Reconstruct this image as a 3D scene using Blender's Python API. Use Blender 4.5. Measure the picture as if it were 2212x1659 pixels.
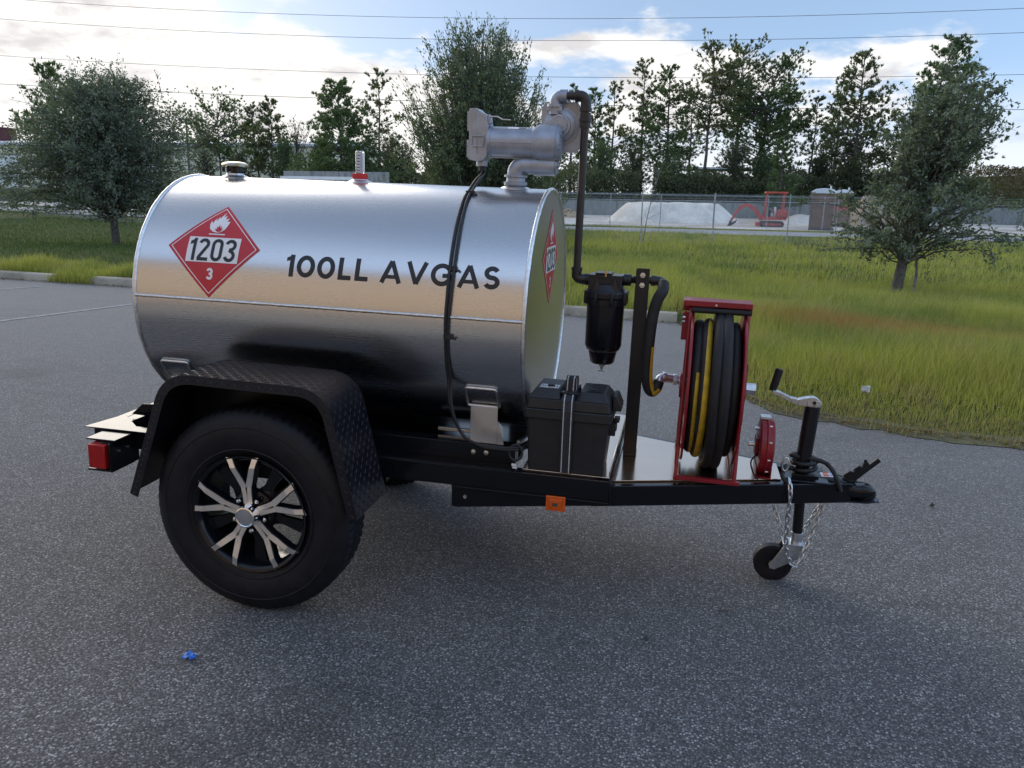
import bpy, bmesh, math, random
import numpy as np
from mathutils import Vector, Matrix, noise as mnoise
from mathutils.geometry import delaunay_2d_cdt, tessellate_polygon
for o in list(bpy.data.objects): bpy.data.objects.remove(o)
S = bpy.context.scene; C = S.collection
PI = math.pi; rad = math.radians
# ------------------------------------------------------------------ camera
FPX, PIT, ROL, YAW = 1754.0, .2335, .0171, .2069          # focal length in units of a 2212 px wide picture
CAM = np.array([1.3281, -2.2169, 1.3789]); TAU = .0217; HUB = .347
cF = np.array([-math.sin(YAW)*math.cos(PIT), math.cos(YAW)*math.cos(PIT), -math.sin(PIT)])
cR0 = np.array([math.cos(YAW), math.sin(YAW), 0]); cU0 = np.cross(cR0, cF)
cR = math.cos(ROL)*cR0 + math.sin(ROL)*cU0; cU = -math.sin(ROL)*cR0 + math.cos(ROL)*cU0
cam = bpy.data.objects.new('camera', bpy.data.cameras.new('camera')); C.objects.link(cam)
cam.matrix_world = Matrix(((cR[0], cU[0], -cF[0], CAM[0]), (cR[1], cU[1], -cF[1], CAM[1]), (cR[2], cU[2], -cF[2], CAM[2]), (0, 0, 0, 1)))
cam.data.sensor_width = 36; cam.data.lens = FPX/2212*36; cam.data.clip_end = 2000; cam.data.clip_start = .05
S.camera = cam
def ray(x, y): return cF*FPX + cR*(x-1106) + cU*(829.5-y)
def hitz(x, y, z): d = ray(x, y); return CAM + d*(z-CAM[2])/d[2]        # world point on a level plane
def hity(x, y, Y): d = ray(x, y); return CAM + d*(Y-CAM[1])/d[1]        # world point on a plane at depth Y
def rdir(x, y): d = ray(x, y); return d/np.linalg.norm(d)
# ------------------------------------------------------------------ light
SUN_AZ, SUN_EL = rad(-48), rad(22)      # azimuth from +Y, negative = to the left of the picture
sdir = Vector((math.sin(SUN_AZ)*math.cos(SUN_EL), math.cos(SUN_AZ)*math.cos(SUN_EL), math.sin(SUN_EL)))
sun = bpy.data.objects.new('sun', bpy.data.lights.new('sun', 'SUN')); C.objects.link(sun)
sun.data.energy = .5; sun.data.angle = rad(50); sun.data.color = (1, .90, .76)
sun.rotation_euler = sdir.to_track_quat('Z', 'Y').to_euler()
S.view_settings.view_transform = 'Standard'; S.view_settings.look = 'None'; S.view_settings.gamma = 1; S.view_settings.exposure = 2.0
class NT:
    def __init__(s, tree): s.t = tree; s.n = tree.nodes; s.l = tree.links
    def new(s, typ, **kw):
        n = s.n.new(typ)
        for k, v in kw.items(): setattr(n, k, v)
        return n
    def set(s, sock, v):
        if hasattr(v, 'is_output') or isinstance(v, bpy.types.NodeSocket): s.l.new(v, sock)
        else: sock.default_value = v
    def m(s, op, a, b=None, c=None, clamp=False):
        n = s.new('ShaderNodeMath', operation=op); n.use_clamp = clamp; s.set(n.inputs[0], a)
        if b is not None: s.set(n.inputs[1], b)
        if c is not None: s.set(n.inputs[2], c)
        return n.outputs[0]
    def vm(s, op, a, b=None, out=0):
        n = s.new('ShaderNodeVectorMath', operation=op); s.set(n.inputs[0], a)
        if b is not None: s.set(n.inputs[3 if op == 'SCALE' else 1], b)
        return n.outputs[out]
    def mix(s, f, a, b):
        n = s.new('ShaderNodeMix', data_type='RGBA'); s.set(n.inputs[0], f); s.set(n.inputs[6], a if not isinstance(a, tuple) else (*a[:3], 1)); s.set(n.inputs[7], b if not isinstance(b, tuple) else (*b[:3], 1))
        return n.outputs[2]
    def noise(s, vec, scale, detail=4, rough=.55, dist=0):
        n = s.new('ShaderNodeTexNoise'); s.set(n.inputs['Vector'], vec); n.inputs['Scale'].default_value = scale; n.inputs['Detail'].default_value = detail
        n.inputs['Roughness'].default_value = rough; n.inputs['Distortion'].default_value = dist; return n.outputs[0]
    def ramp(s, f, stops):
        n = s.new('ShaderNodeValToRGB'); s.set(n.inputs[0], f); e = n.color_ramp.elements
        e[0].position, e[0].color = stops[0][0], (*stops[0][1], 1); e[1].position, e[1].color = stops[-1][0], (*stops[-1][1], 1)
        for p, c in stops[1:-1]: q = e.new(p); q.color = (*c, 1)
        return n.outputs[0]
    def sm(s, v, a, b): return s.new_mr(v, a, b)
    def new_mr(s, v, a, b):
        n = s.new('ShaderNodeMapRange', interpolation_type='SMOOTHSTEP'); s.set(n.inputs[0], v); n.inputs[1].default_value = a; n.inputs[2].default_value = b; return n.outputs[0]
W = bpy.data.worlds.new('World'); S.world = W; W.use_nodes = True; W.node_tree.nodes.clear()
t = NT(W.node_tree)
sky = t.new('ShaderNodeTexSky', sky_type='NISHITA'); sky.sun_disc = False; sky.sun_elevation = SUN_EL; sky.sun_rotation = SUN_AZ
sky.air_density = 1.0; sky.dust_density = .35; sky.ozone_density = 1.5
SKYK = .15
geo = t.new('ShaderNodeTexCoord').outputs['Generated']
t.l.new(t.vm('NORMALIZE', t.vm('ADD', t.vm('MULTIPLY', geo, (1, 1, .9)), (0, 0, .32))), sky.inputs[0])
sep = t.new('ShaderNodeSeparateXYZ'); t.l.new(geo, sep.inputs[0]); dz = t.m('MAXIMUM', sep.outputs[2], 0)
den = t.m('ADD', dz, .16)
cx_ = t.m('DIVIDE', sep.outputs[0], den); cy_ = t.m('DIVIDE', sep.outputs[1], den)
cmb = t.new('ShaderNodeCombineXYZ'); t.l.new(cx_, cmb.inputs[0]); t.l.new(cy_, cmb.inputs[1])
pos = cmb.outputs[0]
n1 = t.noise(t.vm('ADD', pos, (3.1, 1.7, .3)), .55, 9, .55, .25)
n2 = t.noise(t.vm('ADD', pos, (7.3, 4.1, 2.2)), 1.3, 7, .6)
azel = t.new('ShaderNodeCombineXYZ'); t.l.new(sep.outputs[0], azel.inputs[0]); t.l.new(sep.outputs[1], azel.inputs[1]); t.l.new(t.m('MULTIPLY', sep.outputs[2], 2.6), azel.inputs[2])
n3 = t.noise(azel.outputs[0], 7.5, 8, .55, .1)
def blob(x, y, k, amp, sx=1.0):
    d = rdir(x, y); dd = t.vm('SUBTRACT', geo, (float(d[0]), float(d[1]), float(d[2])))
    dd = t.vm('MULTIPLY', dd, (1, 1, sx)); r2 = t.vm('DOT_PRODUCT', dd, dd, 1)
    return t.m('MULTIPLY', t.m('EXPONENT', t.m('MULTIPLY', r2, -k)), amp)
acc = t.m('ADD', t.m('MULTIPLY', n3, 1.1), t.m('MULTIPLY', n1, .5))
for b in [(-100, 170, 7, .25, 1.3), (350, 240, 12, .24, 2), (800, 270, 30, .20, 2), (1430, 110, 80, .21, 1.6), (1800, 160, 80, .19, 1.8), (2110, 115, 160, .15, 1.4), (1500, 260, 50, .16, 2), (2150, 320, 60, .18, 3),
          (1000, 40, 50, -.20, 2.4), (1900, 30, 50, -.20, 2.4), (2150, 215, 160, -.10, 2.4), (1380, 170, 300, -.10, 2)]:
    acc = t.m('ADD', acc, blob(*b))
mask = t.new_mr(acc, .90, 1.06)
up = t.new_mr(sep.outputs[2], .30, .55)                     # thinner, broken cloud overhead
mask = t.m('MULTIPLY', mask, t.m('SUBTRACT', 1, t.m('MULTIPLY', up, .85)))
hz = t.new_mr(sep.outputs[2], .15, .02); mask = t.m('MAXIMUM', mask, t.m('MULTIPLY', hz, .75))
fwd = t.new_mr(t.vm('DOT_PRODUCT', geo, (float(sdir[0]), float(sdir[1]), float(sdir[2])), 1), -.3, 1.0)
grey = t.new_mr(t.noise(azel.outputs[0], 11, 7, .6), .50, .68)
cloud = t.mix(grey, (.30, .296, .292), (.215, .21, .216))
cl = t.new('ShaderNodeMix', data_type='RGBA', blend_type='MULTIPLY'); cl.inputs[0].default_value = 1
t.l.new(cloud, cl.inputs[6])
t.l.new(t.mix(fwd, (.88, .90, .92), (.93, .92, .90)), cl.inputs[7])
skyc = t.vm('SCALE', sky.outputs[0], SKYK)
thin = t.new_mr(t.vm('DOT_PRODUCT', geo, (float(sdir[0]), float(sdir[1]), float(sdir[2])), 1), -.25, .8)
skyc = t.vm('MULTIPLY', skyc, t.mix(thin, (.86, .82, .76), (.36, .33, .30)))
veil = t.m('MULTIPLY', t.new_mr(sep.outputs[2], .22, .60), t.m('SUBTRACT', 1, t.m('MULTIPLY', t.new_mr(sep.outputs[2], .62, .95), .65)))                    # brightness added to the unseen overhead sky, lifting ground and tank
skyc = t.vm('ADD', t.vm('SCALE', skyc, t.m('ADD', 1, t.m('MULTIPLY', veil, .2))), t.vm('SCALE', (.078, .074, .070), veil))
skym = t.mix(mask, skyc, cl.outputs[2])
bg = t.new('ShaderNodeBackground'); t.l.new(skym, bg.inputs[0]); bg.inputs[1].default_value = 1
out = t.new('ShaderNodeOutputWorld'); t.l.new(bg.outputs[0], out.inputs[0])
# ------------------------------------------------------------------ materials
MATS = {}
def mat(name, col=(.5, .5, .5), rough=.5, metal=0, spec=.5, fn=None, **kw):
    m = bpy.data.materials.new(name); m.use_nodes = True; t = NT(m.node_tree); b = t.n['Principled BSDF']
    b.inputs['Base Color'].default_value = (*col, 1); b.inputs['Roughness'].default_value = rough; b.inputs['Metallic'].default_value = metal
    b.inputs['Specular IOR Level'].default_value = spec
    for k, v in kw.items(): b.inputs[k.replace('_', ' ')].default_value = v
    if fn: fn(t, b)
    MATS[name] = m; return m
def varied(amp, scale, rough_amp=.0, bump=0, bscale=None, col2=None):
    def f(t, b):
        co = t.new('ShaderNodeTexCoord').outputs['Object']; c = tuple(b.inputs['Base Color'].default_value)[:3]
        n = t.noise(co, scale, 5, .6)
        c2 = col2 or tuple(x*(1+amp) for x in c); c1 = c if col2 else tuple(x*(1-amp) for x in c)
        t.l.new(t.mix(t.new_mr(n, .35, .65), c1, c2), b.inputs['Base Color'])
        if rough_amp:
            r = b.inputs['Roughness'].default_value
            t.l.new(t.m('ADD', r-rough_amp, t.m('MULTIPLY', n, 2*rough_amp)), b.inputs['Roughness'])
        if bump:
            bp = t.new('ShaderNodeBump'); bp.inputs['Strength'].default_value = 1; bp.inputs['Distance'].default_value = bump
            t.l.new(t.noise(co, bscale or scale*6, 4, .6), bp.inputs['Height']); t.l.new(bp.outputs[0], b.inputs['Normal'])
    return f
def brushed(axis, amp=.00025, stretch=.02, scale=60, rr=.03):
    def f(t, b):
        co = t.new('ShaderNodeTexCoord').outputs['Object']; v = [1, 1, 1]; v[axis] = stretch
        n = t.noise(t.vm('MULTIPLY', co, tuple(v)), scale, 4, .6)
        n2 = t.noise(co, 3, 3); r = b.inputs['Roughness'].default_value
        t.l.new(t.m('ADD', r-rr, t.m('MULTIPLY', t.m('ADD', n, n2), rr)), b.inputs['Roughness'])
        bp = t.new('ShaderNodeBump'); bp.inputs['Distance'].default_value = amp; t.l.new(n, bp.inputs['Height']); t.l.new(bp.outputs[0], b.inputs['Normal'])
    return f
def tank_fn(t, b):
    brushed(0, .00003, .02, 260, .05)(t, b)
    tg = t.new('ShaderNodeTangent', direction_type='RADIAL', axis='X'); t.l.new(tg.outputs[0], b.inputs['Tangent'])
    b.inputs['Anisotropic'].default_value = .5; b.inputs['Anisotropic Rotation'].default_value = .25
mat('aluminium_shell', (.59, .595, .605), .27, 1, fn=tank_fn)
mat('aluminium_end', (.60, .585, .59), .30, 1, fn=brushed(2, .0002, .2, 20, .05))
mat('aluminium_plate', (.84, .66, .50), .18, 1, fn=varied(.04, 4, .03))  # warm sky reflection tinted into the metal's own colour
mat('aluminium_mill', (.62, .63, .65), .38, 1, fn=varied(.08, 12, .06))
mat('weld', (.72, .72, .72), .33, 1, fn=varied(.1, 90, .1, .001, 160))
mat('cast_metal', (.33, .36, .42), .42, .6, fn=varied(.1, 18, .08, .0006, 120))
mat('chrome', (.80, .80, .82), .12, 1, fn=varied(.04, 20, .03))
mat('zinc', (.62, .64, .66), .32, 1, fn=varied(.12, 60, .1))
mat('machined', (.92, .90, .87), .42, 1, fn=varied(.04, 10, .05))
mat('black_gloss', (.006, .007, .010), .16, 0, .35, fn=varied(.1, 6, .05))
mat('black_steel', (.009, .010, .013), .30, 0, .4, fn=varied(.2, 9, .08))
mat('black_tread', (.010, .010, .014), .30, 0, .38, fn=varied(.15, 14, .08))
mat('black_pipe', (.018, .017, .017), .36, 0, .5, fn=varied(.2, 30, .1, .0004, 200))
mat('black_plastic', (.017, .018, .021), .48, 0, .4, fn=varied(.12, 30, .06, .0003, 300))
mat('black_rubber', (.016, .016, .018), .62, 0, .35, fn=varied(.2, 25, .06, .0005, 160))
mat('tyre_rubber', (.008, .0085, .012), .55, 0, .3, fn=varied(.25, 22, .06, .0006, 140))
mat('webbing', (.02, .021, .028), .7, fn=varied(.2, 200))
mat('webbing_edge', (.45, .46, .5), .8, fn=varied(.15, 150))
mat('red_paint', (.24, .010, .018), .36, 0, .4, Coat_Weight=.15, fn=varied(.12, 10, .06))
mat('hose_yellow', (.50, .33, .02), .55, fn=varied(.15, 30))
mat('placard_red', (.50, .022, .035), .42, fn=varied(.05, 9, .04))
mat('placard_white', (.78, .78, .79), .42, fn=varied(.03, 9, .04))
mat('vinyl_black', (.008, .009, .012), .35, fn=varied(.05, 9, .04))
mat('lens_red', (.42, .012, .012), .15, Transmission_Weight=.15, fn=varied(.1, 40, .04))
mat('lens_orange', (.72, .12, .01), .2, Transmission_Weight=.15, fn=varied(.1, 40, .04))
mat('brass', (.62, .45, .2), .3, 1, fn=varied(.1, 40, .08))
mat('yellow_zinc', (.62, .47, .22), .25, 1, fn=varied(.2, 25, .08, None or 0, None, (.55, .6, .6)))
mat('clear_plastic', (.9, .92, .95), .08, Transmission_Weight=.85, IOR=1.45, fn=varied(.02, 20))
mat('label_blue', (.25, .35, .55), .4, fn=varied(.1, 50))
mat('bright_red_plastic', (.55, .03, .03), .4, fn=varied(.06, 40))
mat('galvanised', (.34, .35, .35), .5, .6, fn=varied(.2, 8, .1))
mat('wire', (.05, .05, .055), .6, fn=varied(.2, 5))
mat('paint_white_line', (.20, .20, .20), .85, fn=varied(.1, 14, col2=(.36, .36, .36)))
mat('bark', (.11, .095, .08), .9, fn=varied(.35, 14, 0, .01, 30))
mat('bark_pine', (.10, .08, .068), .9, fn=varied(.35, 6, 0, .02, 12))
mat('bark_pale', (.20, .185, .165), .9, fn=varied(.3, 10, 0, .01, 30))
def foliage(name, dark, light, trans=.35, scale=1.3, tcol=None):
    def f(t, b):
        co = t.new('ShaderNodeTexCoord').outputs['Object']; gi = t.new('ShaderNodeNewGeometry').outputs['Random Per Island']
        n = t.m('ADD', t.m('MULTIPLY', t.noise(co, scale, 4), .65), t.m('MULTIPLY', gi, .4))
        c = t.mix(t.new_mr(n, .3, .75), dark, light); t.l.new(c, b.inputs['Base Color'])
        tr = t.new('ShaderNodeBsdfTranslucent'); t.l.new(t.vm('MULTIPLY', c, tcol or (1.25, 1.35, .7)), tr.inputs[0])
        ms = t.new('ShaderNodeMixShader'); ms.inputs[0].default_value = trans
        o = t.n['Material Output']; t.l.new(b.outputs[0], ms.inputs[1]); t.l.new(tr.outputs[0], ms.inputs[2]); t.l.new(ms.outputs[0], o.inputs[0])
    return mat(name, dark, .6, spec=.3, fn=f)
foliage('oak_leaf', (.090, .112, .082), (.22, .25, .18), .36)
foliage('brush_leaf', (.065, .092, .060), (.20, .225, .12), .36)
foliage('pine_needle', (.068, .088, .045), (.20, .21, .10), .4, .35)
foliage('pine_green', (.062, .100, .050), (.17, .22, .095), .4, .35)
foliage('shrub_leaf', (.055, .070, .040), (.14, .145, .075), .35, .5)
foliage('brown_leaf', (.06, .045, .028), (.14, .10, .055), .3, .5)
foliage('dry_leaf', (.10, .07, .035), (.26, .19, .10), .3, 3)
def grass_fn(t, b):
    co = t.new('ShaderNodeTexCoord').outputs['Object']; gi = t.new('ShaderNodeNewGeometry').outputs['Random Per Island']
    sp = t.new('ShaderNodeSeparateXYZ'); t.l.new(co, sp.inputs[0])
    n = t.noise(co, .42, 5, .6); f = t.noise(co, 1.9, 4)
    c = t.mix(gi, (.24, .265, .050), (.47, .46, .12)); c = t.mix(t.new_mr(n, .44, .60), c, t.mix(gi, (.13, .18, .045), (.26, .31, .085)))
    dry = t.m('MAXIMUM', t.new_mr(f, .50, .66), t.m('GREATER_THAN', gi, .86)); c = t.mix(t.m('MULTIPLY', dry, .65), c, t.mix(gi, (.28, .22, .10), (.45, .38, .19)))
    eg = t.m('ADD', sp.outputs[1], t.m('MULTIPLY', sp.outputs[0], .30)); eg = t.m('MULTIPLY', t.new_mr(t.m('ADD', eg, t.m('MULTIPLY', f, .8)), 5.0, 4.1), t.new_mr(sp.outputs[0], 1.4, 1.8)); c = t.mix(t.m('MULTIPLY', eg, .75), c, t.mix(gi, (.15, .14, .06), (.36, .30, .16)))
    # reddish seed heads: a patch just beyond the end of the kerb
    dx = t.m('SUBTRACT', sp.outputs[0], 3.3); dy = t.m('SUBTRACT', sp.outputs[1], t.m('ADD', 6.6, t.m('MULTIPLY', dx, -.25)))
    pr = t.m('ADD', t.m('MULTIPLY', t.m('MULTIPLY', dx, dx), .35), t.m('MULTIPLY', t.m('MULTIPLY', dy, dy), 2.6))
    pr = t.m('ADD', pr, t.m('MULTIPLY', f, 1.2)); c = t.mix(t.m('MULTIPLY', t.new_mr(pr, 1.7, .5), .75), c, t.mix(gi, (.34, .15, .07), (.46, .24, .12)))
    # mown, darker turf to the left behind the kerb strip
    lf = t.new_mr(sp.outputs[0], -2.0, -5.0); fr = t.new_mr(t.m('ADD', sp.outputs[1], t.m('MULTIPLY', sp.outputs[0], .115)), 8.3, 9.3)
    c = t.mix(t.m('MULTIPLY', lf, fr), c, t.mix(gi, (.045, .080, .028), (.10, .14, .045)))
    t.l.new(c, b.inputs['Base Color'])
    tr = t.new('ShaderNodeBsdfTranslucent'); t.l.new(t.vm('MULTIPLY', c, (1.25, 1.3, .7)), tr.inputs[0])
    ms = t.new('ShaderNodeMixShader'); ms.inputs[0].default_value = .4
    o = t.n['Material Output']; t.l.new(b.outputs[0], ms.inputs[1]); t.l.new(tr.outputs[0], ms.inputs[2]); t.l.new(ms.outputs[0], o.inputs[0])
mat('grass_blade', (.1, .15, .03), .55, spec=.3, fn=grass_fn)
def asphalt_fn(t, b):
    co = t.new('ShaderNodeTexCoord').outputs['Object']
    v = t.new('ShaderNodeTexVoronoi'); t.set(v.inputs['Vector'], t.vm('ADD', co, t.vm('SCALE', t.noise(co, 30, 2), .01))); v.inputs['Scale'].default_value = 135
    s = t.new('ShaderNodeSeparateColor'); t.l.new(v.outputs['Color'], s.inputs[0])
    v2 = t.new('ShaderNodeTexVoronoi'); t.set(v2.inputs['Vector'], co); v2.inputs['Scale'].default_value = 260
    s2 = t.new('ShaderNodeSeparateColor'); t.l.new(v2.outputs['Color'], s2.inputs[0])
    big = t.noise(co, 1.1, 5, .6); mid = t.noise(co, 9, 3)
    core = t.new_mr(v.outputs['Distance'], .62, .30)
    chip = t.ramp(s.outputs[0], [(0, (.040, .038, .037)), (.30, (.072, .069, .067)), (.60, (.115, .111, .108)), (.85, (.19, .185, .18)), (1, (.33, .32, .305))])
    fine = t.ramp(s2.outputs[1], [(0, (.034, .033, .033)), (.7, (.098, .095, .093)), (1, (.24, .235, .23))])
    c = t.mix(core, (.026, .025, .025), chip); c = t.mix(.30, c, fine); c = t.vm('SCALE', c, 1.75)
    k = t.m('ADD', .66, t.m('MULTIPLY', t.m('ADD', big, mid), .44)); c = t.vm('SCALE', c, k)
    sn = t.noise(t.vm('MULTIPLY', co, (.55, 1.3, 1)), .9, 6, .62, .6); c = t.vm('SCALE', c, t.m('SUBTRACT', 1, t.m('MULTIPLY', t.new_mr(sn, .54, .70), .32)))      # old stains and scuffs
    # paler towards the kerb
    sp = t.new('ShaderNodeSeparateXYZ'); t.l.new(co, sp.inputs[0]); ed = t.m('ADD', sp.outputs[1], t.m('MULTIPLY', sp.outputs[0], .115))
    c = t.mix(t.m('MULTIPLY', t.new_mr(ed, -1.0, 6.5), .50), c, (.27, .262, .252))
    t.l.new(c, b.inputs['Base Color']); bp = t.new('ShaderNodeBump'); bp.inputs['Distance'].default_value = .003; bp.inputs['Strength'].default_value = .9
    t.l.new(t.m('ADD', t.m('MULTIPLY', core, s.outputs[1]), t.m('MULTIPLY', s2.outputs[0], .3)), bp.inputs['Height']); t.l.new(bp.outputs[0], b.inputs['Normal'])
mat('asphalt', (.05, .05, .055), .85, spec=.25, fn=asphalt_fn)
mat('road_asphalt', (.27, .27, .275), .85, fn=varied(.12, 1.5))
mat('soil', (.07, .062, .035), .95, fn=varied(.3, 1.2, 0, .02, 8, (.10, .095, .04)))
mat('turf_ground', (.050, .068, .022), .95, spec=.05, fn=varied(.3, .9, 0, .03, 14, (.085, .090, .030)))
mat('gravel', (.80, .72, .62), .9, fn=varied(.15, .8, 0, .05, 6))
mat('gravel_dirt', (.42, .36, .29), .9, fn=varied(.2, .25, 0, .03, 4, (.62, .58, .53)))
mat('sand', (.36, .26, .16), .95, fn=varied(.2, .9, 0, .05, 5))
def concrete_fn(t, b):
    co = t.new('ShaderNodeTexCoord').outputs['Object']; st = t.noise(t.vm('MULTIPLY', co, (1.6, 1.6, .25)), 2.2, 5, .65); n = t.noise(co, 3, 5)
    t.l.new(t.mix(t.new_mr(st, .45, .7), t.mix(n, (.24, .23, .21), (.32, .31, .29)), (.14, .135, .13)), b.inputs['Base Color'])
    bp = t.new('ShaderNodeBump'); bp.inputs['Distance'].default_value = .004; t.l.new(t.noise(co, 60, 4), bp.inputs['Height']); t.l.new(bp.outputs[0], b.inputs['Normal'])
mat('concrete', (.3, .29, .27), .9, fn=concrete_fn)
mat('kerb_concrete', (.32, .285, .22), .9, fn=varied(.22, 3, 0, .003, 60))
mat('pavement_concrete', (.33, .29, .24), .9, fn=varied(.15, 2))  # for the pale sheet added behind the camera
def corrugated(axis, k):
    def f(t, b):
        co = t.new('ShaderNodeTexCoord').outputs['Object']; sp = t.new('ShaderNodeSeparateXYZ'); t.l.new(co, sp.inputs[0])
        w = t.m('SINE', t.m('MULTIPLY', sp.outputs[axis], k)); bp = t.new('ShaderNodeBump'); bp.inputs['Distance'].default_value = .06; t.l.new(w, bp.inputs['Height']); t.l.new(bp.outputs[0], b.inputs['Normal'])
        c = tuple(b.inputs['Base Color'].default_value)[:3]; t.l.new(t.mix(t.noise(co, .3, 4), tuple(x*.86 for x in c), c), b.inputs['Base Color'])
    return f
mat('cream_metal', (.80, .72, .52), .85, spec=.2, fn=corrugated(0, 14))
mat('pale_metal', (.72, .70, .65), .85, spec=.2, fn=varied(.05, 1))
mat('roof_metal', (.55, .56, .57), .45, fn=corrugated(0, 9))
mat('tan_stucco', (.78, .56, .37), .8, fn=varied(.05, .6))
mat('brown_trim', (.30, .20, .12), .6, fn=varied(.1, 2))
mat('dark_glass', (.03, .035, .04), .05, spec=.8, fn=varied(.1, 1))
mat('brick_pink', (.42, .27, .22), .85, fn=varied(.12, 2))
mat('rust_red', (.10, .025, .022), .7, fn=varied(.3, 2))
mat('digger_red', (.50, .075, .055), .5, fn=varied(.15, 3, .06))
mat('white_plastic', (.68, .69, .70), .45, fn=varied(.06, 4))
mat('toilet_brown', (.20, .115, .075), .55, fn=varied(.12, 2))
mat('steel_dark', (.06, .055, .05), .6, fn=varied(.3, 6))
mat('blue_plastic', (.01, .16, .62), .35, fn=varied(.15, 60))
mat('paper', (.62, .60, .56), .8, fn=varied(.1, 40))
mat('wood_grey', (.16, .14, .12), .9, fn=varied(.2, 3))
# ------------------------------------------------------------------ mesh builder
def frame_along(d):
    d = Vector(d).normalized(); a = Vector((0, 0, 1)) if abs(d.z) < .9 else Vector((1, 0, 0)); u = d.cross(a).normalized(); return u, d.cross(u).normalized()
class MB:
    def __init__(s): s.v = []; s.f = []; s.m = []
    def add(s, vs, fs, m=0):
        b = len(s.v); s.v += [tuple(float(c) for c in v) for v in vs]; s.f += [tuple(b+i for i in f) for f in fs]; s.m += [m]*len(fs); return s
    def box(s, x0, x1, y0, y1, z0, z1, m=0):
        return s.add([(x, y, z) for x in (x0, x1) for y in (y0, y1) for z in (z0, z1)], [(0, 1, 3, 2), (4, 6, 7, 5), (0, 4, 5, 1), (2, 3, 7, 6), (0, 2, 6, 4), (1, 5, 7, 3)], m)
    def bar(s, p0, p1, w, h, m=0, up=(0, 0, 1)):
        p0, p1 = Vector(p0), Vector(p1); d = (p1-p0).normalized(); u = d.cross(Vector(up))
        u = u.normalized() if u.length > 1e-4 else Vector((1, 0, 0)); v = u.cross(d).normalized(); vs = []
        for p in (p0, p1):
            for a, b in ((-1, -1), (1, -1), (1, 1), (-1, 1)): vs.append(p+u*a*w/2+v*b*h/2)
        return s.add(vs, [(0, 3, 2, 1), (4, 5, 6, 7), (0, 1, 5, 4), (1, 2, 6, 5), (2, 3, 7, 6), (3, 0, 4, 7)], m)
    def prism(s, pts, vec, m=0):                     # closed polygon of 3-D points pushed along vec
        n = len(pts); vec = Vector(vec); a = [Vector(p) for p in pts]
        return s.add(a+[p+vec for p in a], [tuple(range(n))[::-1], tuple(range(n, 2*n))]+[(i, (i+1) % n, n+(i+1) % n, n+i) for i in range(n)], m)
    def tube(s, pts, r, n=12, m=0, closed=False, flat=1.0):
        P = [Vector(p) for p in pts]; N = len(P); R = r if hasattr(r, '__len__') else [r]*N; vs = []; u = None
        for i, p in enumerate(P):
            if closed: d = (P[(i+1) % N]-P[i-1]).normalized()
            else: d = (P[min(i+1, N-1)]-P[max(i-1, 0)]).normalized()
            if u is None: u, _ = frame_along(d)
            else: u = (u-d*u.dot(d)).normalized()
            w = d.cross(u)
            for k in range(n): a = 2*PI*k/n; vs.append(p+u*math.cos(a)*R[i]+w*math.sin(a)*R[i]*flat)
        fs = []
        for i in range(N if closed else N-1):
            j = (i+1) % N
            for k in range(n): fs.append((i*n+k, i*n+(k+1) % n, j*n+(k+1) % n, j*n+k))
        if not closed: fs += [tuple(range(n))[::-1], tuple((N-1)*n+k for k in range(n))]
        return s.add(vs, fs, m)
    def cyl(s, p0, p1, r0, r1=None, n=24, m=0): return s.tube([p0, p1], [r0, r0 if r1 is None else r1], n, m)
    def lathe(s, prof, org, ax, n=48, m=0, mats=None, closed=False, caps=True):       # prof = (distance along axis, radius)
        org = Vector(org); ax = Vector(ax).normalized(); u, w = frame_along(ax); vs = []
        for h, r in prof:
            for k in range(n): a = 2*PI*k/n; vs.append(org+ax*h+(u*math.cos(a)+w*math.sin(a))*r)
        b = len(s.v); s.v += [tuple(v) for v in vs]; L = len(prof)
        for i in range(L if closed else L-1):
            j = (i+1) % L
            for k in range(n): s.f.append((b+i*n+k, b+i*n+(k+1) % n, b+j*n+(k+1) % n, b+j*n+k)); s.m.append(mats[i] if mats else m)
        if not closed and caps:
            if prof[0][1] > 1e-5: s.f.append(tuple(b+k for k in range(n))[::-1]); s.m.append(mats[0] if mats else m)
            if prof[-1][1] > 1e-5: s.f.append(tuple(b+(L-1)*n+k for k in range(n))); s.m.append(mats[-1] if mats else m)
        return s
    def build(s, name, mats, parent=None, bevel=0, smooth=35, recalc=True, seg=2):
        me = bpy.data.meshes.new(name); me.from_pydata(s.v, [], s.f)
        mats = [mats] if isinstance(mats, str) else mats
        for k in mats: me.materials.append(MATS[k])
        me.polygons.foreach_set('material_index', s.m); me.update()
        if recalc:
            bm = bmesh.new(); bm.from_mesh(me); bmesh.ops.recalc_face_normals(bm, faces=bm.faces); bm.to_mesh(me); bm.free()
        if smooth: me.shade_smooth(); me.set_sharp_from_angle(angle=rad(smooth))
        o = bpy.data.objects.new(name, me); C.objects.link(o)
        if parent: o.parent = parent
        if bevel:
            b = o.modifiers.new('bevel', 'BEVEL'); b.width = bevel; b.segments = seg; b.limit_method = 'ANGLE'; b.angle_limit = rad(40); b.harden_normals = False
        return o
def tag(o, label=None, cat=None, group=None, kind=None):
    if label: o['label'] = label
    if cat: o['category'] = cat
    if group: o['group'] = group
    if kind: o['kind'] = kind
    return o
def empty(name, loc, label, cat, group=None, rot=(0, 0, 0)):
    o = bpy.data.objects.new(name, None); C.objects.link(o); o.location = loc; o.rotation_euler = rot; o.empty_display_size = .2
    return tag(o, label, cat, group)
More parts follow.
